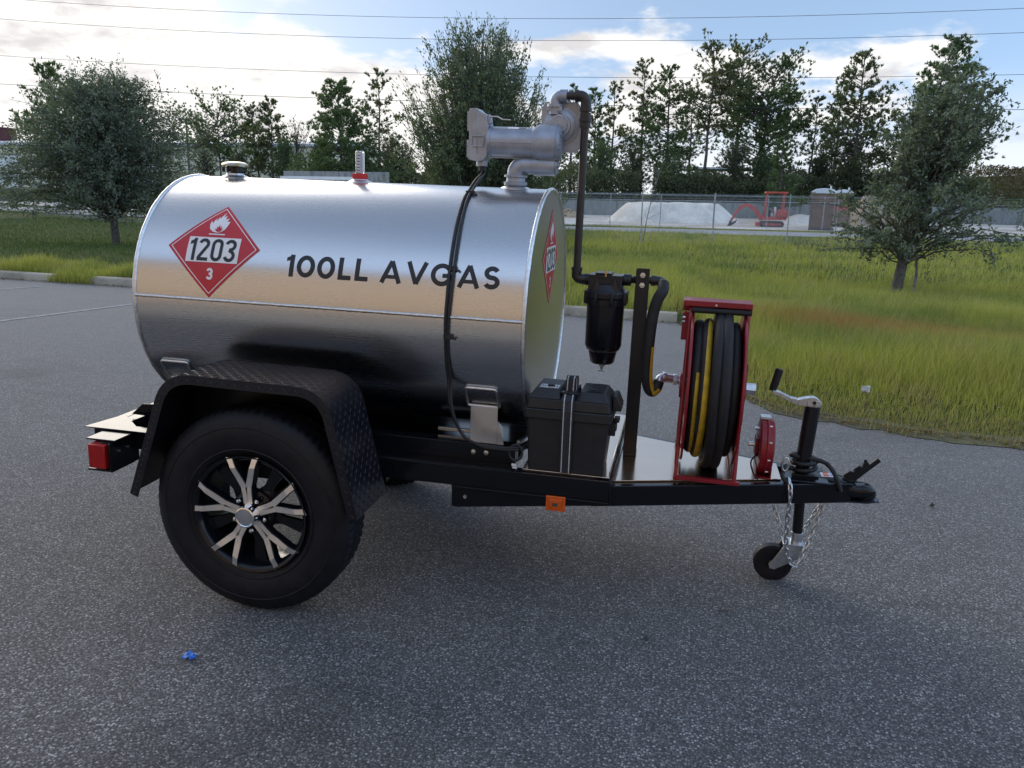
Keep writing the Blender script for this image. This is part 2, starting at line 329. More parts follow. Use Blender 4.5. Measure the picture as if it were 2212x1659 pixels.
def bez(ps, n=24):                                   # Catmull-Rom through the points
    P = [Vector(p) for p in ps]; P = [P[0]*2-P[1]]+P+[P[-1]*2-P[-2]]; o = []
    for i in range(1, len(P)-2):
        for k in range(n):
            t = k/n; a, b, c, d = P[i-1:i+3]
            o.append(.5*((2*b)+(c-a)*t+(2*a-5*b+4*c-d)*t*t+(3*b-a-3*c+d)*t**3))
    o.append(P[-2]); return o
def fillet(pts, r, n=8):                             # rounds the inner corners of a 2-D or 3-D polyline
    P = [Vector(p) for p in pts]; o = [P[0]]
    for i in range(1, len(P)-1):
        a, b = (P[i-1]-P[i]), (P[i+1]-P[i]); k = min(r, a.length*.49, b.length*.49); A = P[i]+a.normalized()*k; B = P[i]+b.normalized()*k
        for j in range(n+1): t = j/n; o.append(A*(1-t)**2+P[i]*2*t*(1-t)+B*t*t)
    o.append(P[-1]); return o
# ------------------------------------------------------------------ flat lettering
def ribbon(pts, w, closed=False):
    P = [Vector((p[0], p[1])) for p in pts]; N = len(P); L = []; R = []
    for i in range(N):
        a = P[i]-P[i-1] if (closed or i > 0) else P[1]-P[0]; b = P[(i+1) % N]-P[i] if (closed or i < N-1) else a
        a = a.normalized(); b = b.normalized(); na = Vector((-a.y, a.x)); nb = Vector((-b.y, b.x)); m = (na+nb)
        m = m.normalized() if m.length > 1e-6 else na; k = w/2/max(m.dot(na), .5)
        L.append(P[i]+m*k); R.append(P[i]-m*k)
    q = []
    for i in range(N if closed else N-1): j = (i+1) % N; q.append([L[i], R[i], R[j], L[j]])
    return q
def arc(cx, cy, rx, ry, a0, a1, n=14): return [(cx+rx*math.cos(rad(a0+(a1-a0)*i/n)), cy+ry*math.sin(rad(a0+(a1-a0)*i/n))) for i in range(n+1)]
def glyph(ch, w, t, wide=True):
    """unit-high letters drawn with a pen of width t in a box of width w"""
    h = t/2; q = []
    if ch == '0':
        if wide: q += ribbon(arc(w/2, .5, w/2-h, .5-h, 0, 360, 36)[:-1], t, True)
        else: q += ribbon(arc(w/2, 1-w/2, w/2-h, w/2-h, 0, 180, 14)+arc(w/2, w/2, w/2-h, w/2-h, 180, 360, 14), t, True)
    elif ch == '1': q += ribbon([(w-h, 0), (w-h, 1)], t); q += [[Vector((w-t*.2, 1)), Vector((0, .86)), Vector((0, .70)), Vector((w-t*.2, .80))]]
    elif ch == 'L': q += ribbon([(h, 1), (h, h), (w, h)], t)
    elif ch == 'A': q += ribbon([(h*1.0, 0), (w/2, 1.0-h*.3)], t*.96)+ribbon([(w-h*1.0, 0), (w/2, 1.0-h*.3)], t*.96)+ribbon([(w*.24, .27), (w*.76, .27)], t*.8)
    elif ch == 'V': q += ribbon([(h*1.0, 1), (w/2, h*.3)], t*.96)+ribbon([(w-h*1.0, 1), (w/2, h*.3)], t*.96)
    elif ch == 'G': q += ribbon(arc(w*.52, .5, w*.52-h, .5-h, 48, 352, 34), t)+ribbon([(w*.55, .46), (w*1.0, .46)], t*.9)
    elif ch == 'S': a = (1+2*h)/4; q += ribbon(arc(w*.5, 1-a, w*.5-h*1.2, a-h, 25, 270, 18)[:-1]+arc(w*.5, a, w*.5-h, a-h, 90, -155, 18), t)
    elif ch == '2': q += ribbon(arc(w/2, 1-w/2, w/2-h, w/2-h, 165, -20, 14)+[(h*1.3, t), (h*1.2, h)], t)+ribbon([(h*.3, h), (w, h)], t)
    elif ch == '3': q += ribbon(arc(w/2, 1-w/2, w/2-h, w/2-h, 165, -62, 14)+[(w*.42, .52)], t)+ribbon([(w*.42, .52)]+arc(w/2, w/2, w/2-h, w/2-h, 62, -165, 14), t)
    return q
def flat(polys, cuts=True):                          # union of polygons -> verts, faces in 2-D
    vs = []; fs = []
    for p in polys: fs.append(list(range(len(vs), len(vs)+len(p)))); vs += [Vector((a[0], a[1])) for a in p]
    r = delaunay_2d_cdt(vs, [], fs, 0, 1e-6); return r[0], [q for q, g in zip(r[2], r[5]) if g]
def decal(mb, polys, fn, m, step=0, sc=1, org=(0, 0)):
    if len(polys) == 1 and len(polys[0]) > 4:
        v = [Vector((a[0], a[1])) for a in polys[0]]; f = tessellate_polygon([[Vector((a[0], a[1], 0)) for a in polys[0]]])
    else: v, f = flat(polys)
    bm = bmesh.new(); vv = [bm.verts.new((a[0]*sc+org[0], a[1]*sc+org[1], 0)) for a in v]
    for q in f:
        try: bm.faces.new([vv[i] for i in q])
        except ValueError: pass
    if step:
        ys = [a.co.y for a in bm.verts]; y = math.floor(min(ys)/step)*step
        while y < max(ys):
            bmesh.ops.bisect_plane(bm, geom=bm.verts[:]+bm.edges[:]+bm.faces[:], plane_co=(0, y, 0), plane_no=(0, 1, 0)); y += step
    bm.verts.index_update()
    for q in bm.faces: q.normal_update()
    mb.add([fn(a.co.x, a.co.y) for a in bm.verts], [[a.index for a in (q.verts if q.normal.z > 0 else reversed(q.verts))] for q in bm.faces], m); bm.free()
FLAME = [(.42, 0), (.22, .05), (.05, .2), (-.0, .42), (.03, .62), (.12, .48), (.17, .66), (.25, .80), (.24, .60), (.31, .72), (.36, .88), (.40, .74), (.44, .86), (.60, 1.12), (.56, .84), (.70, .95), (.68, .72), (.86, .80), (.80, .60), (.96, .62), (.90, .36), (.82, .18), (.66, .04), (.54, 0)]
FLAME_IN = [(.42, .02), (.28, .10), (.22, .24), (.34, .20), (.30, .40), (.40, .30), (.46, .52), (.52, .30), (.62, .42), (.60, .22), (.70, .26), (.64, .10), (.54, .02)]
def placard(mb, fn, step=0, half=.172):
    """red diamond: materials 0 red, 1 white, 2 black; fn(u, v, proud)"""
    d = lambda r: [(0, -r), (r, 0), (0, r), (-r, 0)]
    f = lambda k: (lambda u, v: fn(u, v, k))
    decal(mb, [d(half)], f(.0012), 0, step)
    decal(mb, ribbon(d(half-.014), .0028, True), f(.0018), 1, step)
    decal(mb, [[(-.097, -.053), (.097, -.053), (.097, .037), (-.097, .037)]], f(.0024), 1, step)
    for ch, x0, w in (('1', -.088, .023), ('2', -.057, .042), ('0', -.006, .042), ('3', .042, .043)):
        decal(mb, glyph(ch, w/.080, .145, False), f(.0032), 2, step, .080, (x0, -.0485))
    decal(mb, glyph('3', .62, .21, False), f(.0024), 1, step, .040, (-.013, -.112))
    decal(mb, [[(-.030, .047), (.030, .047), (.030, .0515), (-.030, .0515)]], f(.0024), 1, step)
    decal(mb, [FLAME], f(.0024), 1, step, .075, (-.037, .056)); decal(mb, [FLAME_IN], f(.0031), 0, step, .060, (-.026, .057))
# ================================================================== THE TRAILER
YC, ZC, TR = .691, .629, .428
T = empty('fuel_trailer', (0, 0, HUB), 'small black single-axle trailer carrying a polished aluminium tank lettered 100LL AVGAS', 'trailer', rot=(0, TAU, 0))
X0, X1 = -.551, .827
# ---- frame
mb = MB(); RY0, RY1 = .285, 2*YC-.285
for y0, y1 in ((RY0, RY0+.05), (RY1-.05, RY1)): mb.box(-.75, 1.128, y0, y1, .072, .142)
for x in (-.752, -.30, .25, .70, 1.078): mb.box(x, x+.05, RY0+.052, RY1-.052, .074, .139)
for y0, y1 in ((.352, .41), (2*YC-.41, 2*YC-.352)): mb.box(-.56, .80, y0, y1, .145, .205)          # cradle rails
mb.box(-.45, .80, RY0+.004, RY1-.004, .1425, .1455)                                       # black deck sheet
mb.prism([(.60, RY0-.004, .074), (.60, RY0-.004, -.002), (.62, RY0-.004, -.004), (1.128, RY0-.004, .062), (1.128, RY0-.004, .074)], (0, .006, 0))
mb.box(.60, 1.128, RY0-.012, RY0+.0, .068, .074)
mb.prism([(-.80, .262, .1435), (-.765, .445, .1435), (-.62, .315, .1435), (-.46, .300, .1435), (-.46, .262, .1435)], (0, 0, .004))
mb.prism([(-.74, .447, .15), (-.69, .447, .195), (-.50, .447, .205), (-.50, .447, .14)], (0, .005, 0))
mb.box(-.79, -.752, .30, 1.08, .08, .14)
mb.cyl((-.02, .20, 0), (-.02, 1.19, 0), .03, m=0); 
for y in (.40, .98): mb.box(-.35, .33, y-.025, y+.025, .02, .045); mb.box(-.06, .05, y-.03, y+.03, .02, .075)
fr = mb.build('frame', ['black_gloss'], T, .003)
mb = MB()
for x, y, z in ((.655, .351, .176), (.700, .351, .177), (-.46, .351, .176), (-.42, .351, .177)): MB().lathe([(0, .009), (-.006, .009), (-.007, .006)], (x, y, z), (0, 1, 0), 6).build('frame_bolt', ['zinc'], fr)
MB().lathe([(0, .007), (-.005, .007)], (.648, RY0-.0045, .038), (0, 1, 0), 6).build('frame_bolt', ['zinc'], fr)
# tongue
mb = MB(); bx = lambda s: [(1.06, YC+s*.325, .064), (1.94, YC+s*.014, .064)]
for s in (-1, 1): mb.bar(bx(s)[0], bx(s)[1], .05, .072)
mb.box(1.715, 1.86, YC-.09, YC+.09, .1012, .1075); mb.box(1.128, 1.135, RY0, RY1, .072, .142)
tg = mb.build('tongue', ['black_gloss'], T, .003)
# polished decks
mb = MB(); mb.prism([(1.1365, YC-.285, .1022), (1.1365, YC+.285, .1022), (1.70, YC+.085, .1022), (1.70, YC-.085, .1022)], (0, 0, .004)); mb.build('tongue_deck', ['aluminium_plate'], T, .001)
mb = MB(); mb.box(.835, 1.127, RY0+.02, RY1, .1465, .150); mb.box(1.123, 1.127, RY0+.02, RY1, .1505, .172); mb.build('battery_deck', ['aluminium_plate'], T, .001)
# ---- tank
def cylp(u, v, off): a = v/TR; return (u, YC-(TR+off)*math.cos(a), ZC+(TR+off)*math.sin(a))
mb = MB(); mb.lathe([(X0, TR), (X0+.35, TR), (0, TR), (.4, TR), (X1, TR)], (0, YC, ZC), (1, 0, 0), 160, 0, caps=False)
tank = mb.build('tank', ['aluminium_shell'], T, 0, 30)
def domed(x, s):
    m = MB(); prof = [(0, .0)]+[(0, TR*k) for k in (.3, .6, .85, .975)]+[(-s*.006, TR*.992)]
    m.lathe([(p[0], p[1]) for p in prof], (x+s*.0015, YC, ZC), (1, 0, 0), 120); m.build('end_cap', ['aluminium_end'], tank, 0, 30)
domed(X1, 1); domed(X0, -1)
def ring(x, r, n=150, amp=.0008, y=YC, z=ZC, w=.0078):
    random.seed(int(x*1000)); pts = []; rr = []
    for k in range(n): a = 2*PI*k/n; pts.append((x, y+r*math.cos(a), z+r*math.sin(a))); rr.append(w+random.uniform(-amp, amp))
    return pts, rr
for x in (X0, X1):
    mb = MB(); p, r = ring(x, TR-.001); mb.tube(p, r, 8, 0, True); mb.build('weld_seam', ['weld'], tank, 0, 80)
mb = MB(); random.seed(3); n = 220
mb.tube([cylp(X0+(X1-X0)*k/n, .019+random.uniform(-.0006, .0006), .0005) for k in range(n+1)], [.0056+random.uniform(-.0010, .0010) for k in range(n+1)], 8, 0, flat=1); mb.build('weld_seam', ['weld'], tank, 0, 80)
# lettering
H = .075
for word in ((('1', .010, .037), ('0', .048, .112), ('0', .121, .183), ('L', .196, .241), ('L', .255, .300)), (('A', .341, .416), ('V', .428, .502), ('G', .513, .584), ('A', .602, .677), ('S', .687, .741))):
    mb = MB()
    for ch, a, b in word: decal(mb, glyph(ch, (b-a)/H, .20), lambda u, v: cylp(u, v, .0012), 0, .012, H, (a, .1155))
    tag(mb.build('lettering', ['vinyl_black'], tank, 0, 60, False), 'black letters reading 100LL' if word[0][0] == '1' else 'black letters reading AVGAS')
PM = ['placard_red', 'placard_white', 'vinyl_black']
mb = MB(); placard(mb, lambda u, v, k: cylp(-.266+u, .199+v, k), .014); tag(mb.build('placard', PM, tank, 0, 60, False), 'red flammable diamond 1203 on the curved side of the tank')
mb = MB(); placard(mb, lambda u, v, k: (X1+.0012+k, .722+u, .820+v), 0); tag(mb.build('placard', PM, tank, 0, 60, False), 'red flammable diamond 1203 on the flat front end of the tank')
# top fittings on the tank
zt = ZC+TR
def boss(x, r, h, parent, y=YC):
    m = MB(); m.lathe([(-.02, r*1.9), (.0, r*1.85), (.006, r*1.5), (.010, r*1.12), (h, r*1.08), (h, r*.9)], (x, y, zt-.002), (0, 0, 1), 36); return m.build('bung', ['aluminium_mill'], parent, 0, 40)
boss(-.398, .030, .016, tank)
mb = MB(); z = zt+.012
mb.lathe([(0, .020), (.012, .020), (.012, .030), (.016, .031), (.020, .030), (.020, .022), (.026, .022), (.027, .036), (.031, .037), (.033, .032), (.034, .020), (.038, .020)], (-.398, YC, z-.004), (0, 0, 1), 36, mats=[0]*11)
mb.lathe([(.034, .045), (.036, .049), (.041, .050), (.046, .046), (.050, .036), (.053, .018), (.0535, 0)], (-.398, YC, z-.008), (0, 0, 1), 40, m=1)
for a in range(4): mb.box(-.398-.034+a*.019, -.398-.026+a*.019, YC-.036, YC-.028, z+.006, z+.024)
mb.build('fill_cap', ['black_steel', 'yellow_zinc'], tank, 0, 40)
boss(.108, .026, .012, tank)
mb = MB(); mb.lathe([(0, .026)]+[(.004+.016*(k % 2), .026) for k in range(0)]+[(.020, .026), (.021, .018)], (.108, YC, zt+.010), (0, 0, 1), 36, m=0)
for k in range(18): a = 2*PI*k/18; mb.cyl((.108+.026*math.cos(a), YC+.026*math.sin(a), zt+.011), (.108+.026*math.cos(a), YC+.026*math.sin(a), zt+.029), .0025, n=6)
g = mb.build('level_gauge', ['bright_red_plastic'], tank, 0, 30)
mb = MB(); mb.lathe([(0, .0165), (.077, .0165), (.079, .014), (.079, 0)], (.108, YC, zt+.031), (0, 0, 1), 28); mb.build('gauge_tube', ['clear_plastic'], g, 0, 40)
mb = MB(); mb.box(.0985, .1175, YC-.004, YC+.004, zt+.034, zt+.104, 1)
for k in range(6): mb.box(.100, .109, YC-.0055, YC-.0042, zt+.040+k*.0105, zt+.044+k*.0105, 0)
mb.box(.112, .116, YC-.0055, YC-.0042, zt+.036, zt+.102, 2); mb.build('gauge_scale', ['vinyl_black', 'placard_white', 'label_blue'], g, 0, 0)
# saddles
for xs, zt_, in ((.628, .41), (-.505, .405)):
    for s in (-1, 1):
        mb = MB(); Y = lambda y: YC+s*(y-YC); ys = lambda z: YC-math.sqrt(TR**2-(ZC-z)**2)
        zs = [.332+.076*k/5 for k in range(6)]; P = [(xs, Y(ys(z)-.006), z) for z in zs]
        o1 = [(xs-.002, Y(ys(z)-.0045), z) for z in zs]+[(xs+.108, Y(ys(z)-.0045), z) for z in zs]; mb.add(o1, [(k, k+1, k+7, k+6) for k in range(5)], 2)
        rim = [(xs-.002, Y(ys(.332)-.006), .332), (xs+.108, Y(ys(.332)-.006), .332), (xs+.108, Y(ys(.37)-.006), .37), (xs+.106, Y(ys(.408)-.006), .408), (xs, Y(ys(.408)-.006), .408), (xs-.002, Y(ys(.37)-.006), .37)]
        mb.tube(fillet(rim+[rim[0]], .012, 4)[:-1], .0052, 8, 1, True)
        a0, a1 = Y(.362), Y(.368); mb.box(xs+.010, xs+.104, min(a0, a1), max(a0, a1), .206, .334, 0)
        mb.prism([(xs+.102, Y(.368), .206), (xs+.102, Y(.368), .285), (xs+.104, Y(.43), .250), (xs+.104, Y(.45), .206)], (.006, 0, 0), 0)
        mb.prism([(xs+.104, Y(.363), .206), (xs+.130, Y(.363), .206), (xs+.112, Y(.363), .272), (xs+.104, Y(.363), .28)], (0, s*-.003 if s > 0 else .003, 0), 0)
        mb.build('saddle_bracket', ['aluminium_mill', 'weld', 'aluminium_shell'], T, .0012)
MB().box(.50, .63, .44, .452, .212, .224).build('cradle_strip', ['aluminium_mill'], T, .001); MB().bar((.80, .40, .208), (.84, .55, .208), .014, .012).build('cradle_strip', ['aluminium_mill'], T, .001)
# ---- wheels
RW = HUB; TW = .168
def make_wheel():
    n = 216; prof = [(.032, .188), (.020, .200), (.008, .222), (.001, .252), (-.001, .280), (.004, .305), (.013, .326), (.024, .340)]
    prof = prof+[(.030, .346), (.036, .349), (.055, .351), (.060, .351), (.064, .351), (.085, .351), (.090, .351), (.094, .351), (.111, .351), (.115, .351), (.120, .351), (.128, .351), (.132, .351), (.138, .349)]+[(TW-a, b) for a, b in reversed([(.032, .188), (.020, .200), (.008, .222), (.001, .252), (-.001, .280), (.004, .305), (.013, .326), (.024, .340)])]
    m = MB(); vs = []
    for i, (y, r) in enumerate(prof):
        for k in range(n):
            a = 2*PI*k/n; rr = r; q = k % 4
            if 11 <= i <= 20 and i in (11, 12, 16, 17, 18)+(19, 20)[:0]: rr = r-.007 if i in (11, 17) else rr
            if 8 <= i <= 10 or 18 <= i <= 22: rr -= .0055*(k % 3 == 0)
            elif 12 <= i <= 15: rr -= .004*((k+2) % 4 == 0)
            if i in (12, 18): rr = .343
            rr *= .9886 if rr > .3 else 1; vs.append((rr*math.cos(a), y, rr*math.sin(a)))
    L = len(prof); fs = [(i*n+k, i*n+(k+1) % n, (i+1)*n+(k+1) % n, (i+1)*n+k) for i in range(L-1) for k in range(n)]
    m.add(vs, fs, 0)
    for r in (.218, .292): m.lathe([(.0, r), (-.0015, r+.003), (.0, r+.006)], (0, .0045 if r < .25 else .0015, 0), (0, 1, 0), 120, caps=False)
    ty = m.build('tyre', ['tyre_rubber'], T, 0, 28)
    for k, (sz, a0, wd) in enumerate(()): pass
    rim = MB(); rim.lathe([(.030, .189), (.012, .196), (.006, .199), (.008, .192), (.016, .184), (.030, .178), (.050, .172), (.100, .166), (.175, .166), (.185, .180), (.19, .19)], (0, 0, 0), (0, 1, 0), 96, caps=False)
    rim.lathe([(.030, 0), (.030, .045), (.040, .072), (.052, .078), (.052, 0)], (0, 0, 0), (0, 1, 0), 60)
    A0 = rad(95)
    def sp(poly, a, y0, y1, mm, target):
        ca, sa = math.cos(a), math.sin(a)
        # poly in (along radius, across); y follows a shallow dish
        V = [(r*ca-c*sa, y0(r), r*sa+c*ca) for r, c in poly]; V2 = [(r*ca-c*sa, y1(r), r*sa+c*ca) for r, c in poly]; k = len(poly)
        target.add(V+V2, [tuple(range(k)), tuple(range(k, 2*k))[::-1]]+[(i, (i+1) % k, k+(i+1) % k, k+i) for i in range(k)], mm)
    dish = lambda r: .012 if r < .10 else (.012-.010*(r-.10)/.06 if r < .16 else .002+.006*(r-.16)/.03)
    face = MB()
    for j in range(5):
        a = A0+j*2*PI/5
        for s in (-1, 1):
            ln = lambda r: s*(.0075 if r < .092 else .0075+(r-.092)*.385)      # centre line of one arm
            seg = [.036, .070, .092, .115, .140, .160, .173, .193]; w = [.0075, .0085, .0105, .0105, .0100, .0095, .0088, .0105]
            for i in range(len(seg)-1):
                r0, r1 = seg[i], seg[i+1]
                q = [(r0, ln(r0)-w[i]), (r1, ln(r1)-w[i+1]), (r1, ln(r1)+w[i+1]), (r0, ln(r0)+w[i])]
                sp(q, a, lambda r: dish(r), lambda r: dish(r)+.002, 0, face)
                q = [(r0, ln(r0)-w[i]-.003), (r1, ln(r1)-w[i+1]-.003), (r1, ln(r1)+w[i+1]+.003), (r0, ln(r0)+w[i]+.003)]
                sp(q, a, lambda r: dish(r)+.0025, lambda r: dish(r)+.030, 0, rim)
        b = a+PI/5; sp([(.06, -.030), (.10, -.014), (.175, -.022), (.175, .022), (.10, .014), (.06, .030)], b, lambda r: .048, lambda r: .062, 0, rim)
    rm = rim.build('rim', ['black_gloss'], T, 0, 30); face.build('spoke_face', ['machined'], rm, 0, 30)
    for j in range(5):
        a = A0+(j+.5)*2*PI/5; c = (.056*math.cos(a), 0, .056*math.sin(a)); q = MB(); q.lathe([(.032, .011), (.012, .010), (.006, .006), (.0045, 0)], c, (0, 1, 0), 6); q.build('lug_nut', ['chrome'], rm, 0, 30)
    q = MB(); q.lathe([(.03, .037), (-.012, .0355), (-.018, .034), (-.020, .030), (-.0185, .028), (-.0205, .010), (-.021, 0)], (0, 0, 0), (0, 1, 0), 48); q.build('centre_cap', ['chrome'], rm, 0, 40)
    return ty, rm
def dup(o, parent, M=None):
    c = o.copy(); C.objects.link(c); c.parent = parent
    if M: c.matrix_local = M @ o.matrix_local
    for ch in [k for k in o.children]: dup(ch, c)
    return c
ty, rm = make_wheel()
rm.parent = ty; ty.name = 'wheel'
w2 = dup(ty, T, Matrix.Translation((0, 2*YC, 0)) @ Matrix.Rotation(PI, 4, 'Z'))
# the rim's own pieces hang on the wheel directly (thing > part > sub-part)
for w in (ty, w2):
    for r in list(w.children):
        for k in list(r.children): k.parent = w
# ---- fenders with raised tread bars
prof = fillet([(-.408, 0, .037), (-.262, 0, .456), (.285, 0, .449), (.386, 0, .043)], .10, 8)
def make_fender():
    m = MB(); ya, yb = -.02, .228; n = len(prof); cen = Vector((0, 0, .2)); TH = .004
    nor = []
    for i in range(n):
        d = (prof[min(i+1, n-1)]-prof[max(i-1, 0)]).normalized(); nor.append(Vector((-d.z, 0, d.x)) if True else None)
    out = [p for p in prof]; inn = [prof[i]-nor[i]*TH for i in range(n)]
    ov = lambda p, y: (p.x, y, p.z)
    vs = [ov(p, ya) for p in out]+[ov(p, yb) for p in out]+[ov(p, yb) for p in inn]+[ov(p, ya) for p in inn]
    fs = []
    for i in range(n-1):
        for a in range(4): b = (a+1) % 4; fs.append((a*n+i, a*n+i+1, b*n+i+1, b*n+i))
    fs += [(0, n, 2*n, 3*n), (n-1, 2*n-1, 3*n-1, 4*n-1)]
    m.add(vs, fs)
    lip = .030; li = [prof[i]-nor[i]*lip for i in range(n)]
    for i in range(n-1):                             # turned-down lip facing out
        m.add([ov(prof[i], ya-.0022), ov(prof[i+1], ya-.0022), ov(li[i+1], ya-.0022), ov(li[i], ya-.0022), ov(prof[i], ya), ov(prof[i+1], ya), ov(li[i+1], ya), ov(li[i], ya)],
              [(0, 1, 2, 3), (7, 6, 5, 4), (0, 4, 5, 1), (3, 2, 6, 7), (0, 3, 7, 4), (1, 5, 6, 2)])
    bk = [ov(p, yb+.001) for p in prof]; m.add(bk+[(x, y+.003, z) for x, y, z in bk], [tuple(range(n)), tuple(range(n, 2*n))[::-1]])
    m.box(-.03, .34, .232, .286, .10, .142)
    # tread bars
    L = [0]
    for i in range(n-1): L.append(L[-1]+(prof[i+1]-prof[i]).length)
    def at(s):
        for i in range(n-1):
            if L[i+1] >= s: k = (s-L[i])/(L[i+1]-L[i]); p = prof[i].lerp(prof[i+1], k); q = (nor[i].lerp(nor[i+1], k)).normalized(); d = Vector((q.z, 0, -q.x)); return p, q, d
    def lozenge(p, q, e, f, hl, hw, hh): m.add([p-e*hl+q*.0003, p+f*hw+q*.0003, p+e*hl+q*.0003, p-f*hw+q*.0003, p-e*hl*.55+q*hh, p+e*hl*.55+q*hh], [(0, 4, 1), (4, 5, 1), (1, 5, 2), (2, 5, 3), (5, 4, 3), (4, 0, 3)])
    sp = .0205; k = 0; s = .012
    while s < L[-1]-.01:
        p, q, d = at(s)
        for j in range(13):
            y = -.012+j*.0205 ; 
            if y > .222: continue
            a = rad(45 if (j+k) % 2 else -45); e = d*math.cos(a)+Vector((0, 1, 0))*math.sin(a); f = d*-math.sin(a)+Vector((0, 1, 0))*math.cos(a)
            lozenge(Vector((p.x, y, p.z)), q, e, f, .0098, .0023, .0018)
        c = p-q*.015; a = rad(45 if k % 2 else -45); e = d*math.cos(a)+q*math.sin(a); f = d*-math.sin(a)+q*math.cos(a)
        lozenge(Vector((c.x, ya-.0022, c.z)), Vector((0, -1, 0)), e, f, .0095, .0023, .0016)
        s += sp; k += 1
    return m.build('fender', ['black_tread'], T, 0, 25)
fe = make_fender(); f2 = fe.copy(); C.objects.link(f2); f2.parent = T; f2.matrix_local = Matrix.Translation((0, 2*YC, 0)) @ Matrix.Diagonal((1, -1, 1, 1))
# ---- lights
def light_box(s):
    Y = lambda y: YC+s*(YC-y) if s > 0 else y
    def bx(m, a, b, c, d, e, f, k=0): c, d = sorted((Y(c), Y(d))); m.box(a, b, c, d, e, f, k)
    m = MB(); bx(m, -.715, -.60, .165, .30, .134, .1405); bx(m, -.612, -.606, .145, .30, .028, .133); bx(m, -.705, -.606, .150, .27, .026, .034); bx(m, -.655, -.6122, .16, .27, .036, .132)
    o = m.build('light_bracket', ['black_gloss'], T, .002)
    q = MB(); bx(q, -.690, -.622, .138, .160, .040, .128, 0); bx(q, -.690, -.657, .1602, .265, .040, .128, 0); q.build('tail_light', ['lens_red'], o, .004)
    for k in (0, 1): MB().cyl((-.6058, Y(.185+k*.05), .098), (-.598, Y(.185+k*.05), .098), .004, n=8).build('bracket_bolt', ['zinc'], o)
light_box(-1); light_box(1)
for s in (-1, 1):
    q = MB(); y = RY0-.013 if s < 0 else 2*YC-RY0+.005; q.box(.925, .990, y, y+.008, .026, .077); q.box(.937, .978, y-.004 if s < 0 else y+.008, y if s < 0 else y+.012, .036, .068)
    o = q.build('marker_light', ['lens_orange'], T, .003); q = MB(); q.box(.948, .966, y-.005 if s < 0 else y+.0122, y-.0042 if s < 0 else y+.013, .044, .056); q.build('reflector_patch', ['steel_dark'], o)
# ---- pump on the tank
boss(.695, .030, .014, T)
mb = MB(); mb.lathe([(.010, .040), (.014, .042), (.020, .042), (.022, .034), (.036, .033), (.038, .041), (.044, .041), (.046, .034)], (.695, YC, zt), (0, 0, 1), 32)
mb.tube([(.695, YC, zt+.03), (.695, YC, zt+.050)]+[(.695+.034*(1-math.cos(a)), YC, zt+.050+.030*math.sin(a)) for a in (PI*k/16 for k in range(1, 9))]+[(.765, YC, zt+.080)], .031, 24)
mb.cyl((.76, YC, zt+.080), (.836, YC, zt+.080), .0345, n=28); mb.cyl((.836, YC, zt+.080), (.842, YC, zt+.080), .029, n=28); mb.cyl((.842, YC, zt+.080), (.848, YC, zt+.080), .006, n=8)
for a in range(6): mb.cyl((.84, YC+.026*math.cos(a*1.047), zt+.080+.026*math.sin(a*1.047)), (.846, YC+.026*math.cos(a*1.047), zt+.080+.026*math.sin(a*1.047)), .004, n=6)
mb.box(.768, .838, YC-.03, YC+.03, zt+.105, zt+.140); mb.prism([(.80, YC-.034, zt+.10), (.845, YC-.034, zt+.10), (.83, YC-.034, zt+.13)], (0, .068, 0))
ZM = 1.212
pump = None
mb.lathe([(.764, .054), (.766, .060), (.774, .061), (.775, .064), (.838, .065), (.840, .061), (.847, .061), (.850, .056), (.853, .050), (.853, .02), (.855, .0)], (0, YC, ZM), (1, 0, 0), 40)
for a in range(6): mb.cyl((.848, YC+.045*math.cos(a*1.047+.4), ZM+.045*math.sin(a*1.047+.4)), (.856, YC+.045*math.cos(a*1.047+.4), ZM+.045*math.sin(a*1.047+.4)), .005, n=6)
pump = mb.build('fuel_pump', ['cast_metal'], T, .0015)
mb = MB(); mb.cyl((.600, YC, ZM), (.770, YC, ZM), .0525, n=48); mb.bar((.60, YC-.0528, ZM-.002), (.76, YC-.0528, ZM-.002), .003, .005); mb.bar((.60, YC-.010, ZM-.0525), (.76, YC-.010, ZM-.0525), .010, .004); mb.lathe([(.597, .056), (.606, .056), (.606, .05)], (0, YC, ZM), (1, 0, 0), 40); mb.lathe([(.752, .0515), (.756, .054), (.776, .054)], (0, YC, ZM), (1, 0, 0), 40); mb.bar((.606, YC-.0505, ZM), (.770, YC-.0505, ZM), .004, .003)
mo = mb.build('motor', ['cast_metal'], pump, .001)
mb = MB(); pv = [cylq for cylq in ()]
def onm(u, v, k): a = v/.0525; return (u, YC-(.0525+k)*math.cos(a), ZM+(.0525+k)*math.sin(a))
decal(mb, [[(.665, .052), (.735, .052), (.735, .066), (.665, .066)]], lambda u, v: onm(u, v, .0008), 0, .003); decal(mb, [[(.705, .054), (.732, .054), (.732, .063), (.705, .063)]], lambda u, v: onm(u, v, .0013), 1, .003)
mb.build('pump_label', ['placard_white', 'vinyl_black'], pump, 0, 60, False)
mb = MB(); mb.prism([(.532, YC-.045, 1.150), (.532, YC-.045, 1.318), (.556, YC-.045, 1.322), (.566, YC-.045, 1.312), (.592, YC-.045, 1.300), (.598, YC-.045, 1.262), (.598, YC-.045, 1.165), (.585, YC-.045, 1.148), (.565, YC-.045, 1.142)], (0, .09, 0))
mb.box(.523, .5315, YC-.038, YC+.038, 1.245, 1.310); mb.box(.523, .5315, YC-.038, YC+.038, 1.156, 1.215)
for z in (1.195, 1.229): mb.box(.542, .585, YC-.050, YC-.0455, z-.003, z+.003)
for x in (.5425, .5845): mb.box(x-.003, x+.003, YC-.0502, YC-.0455, 1.1985, 1.2255)
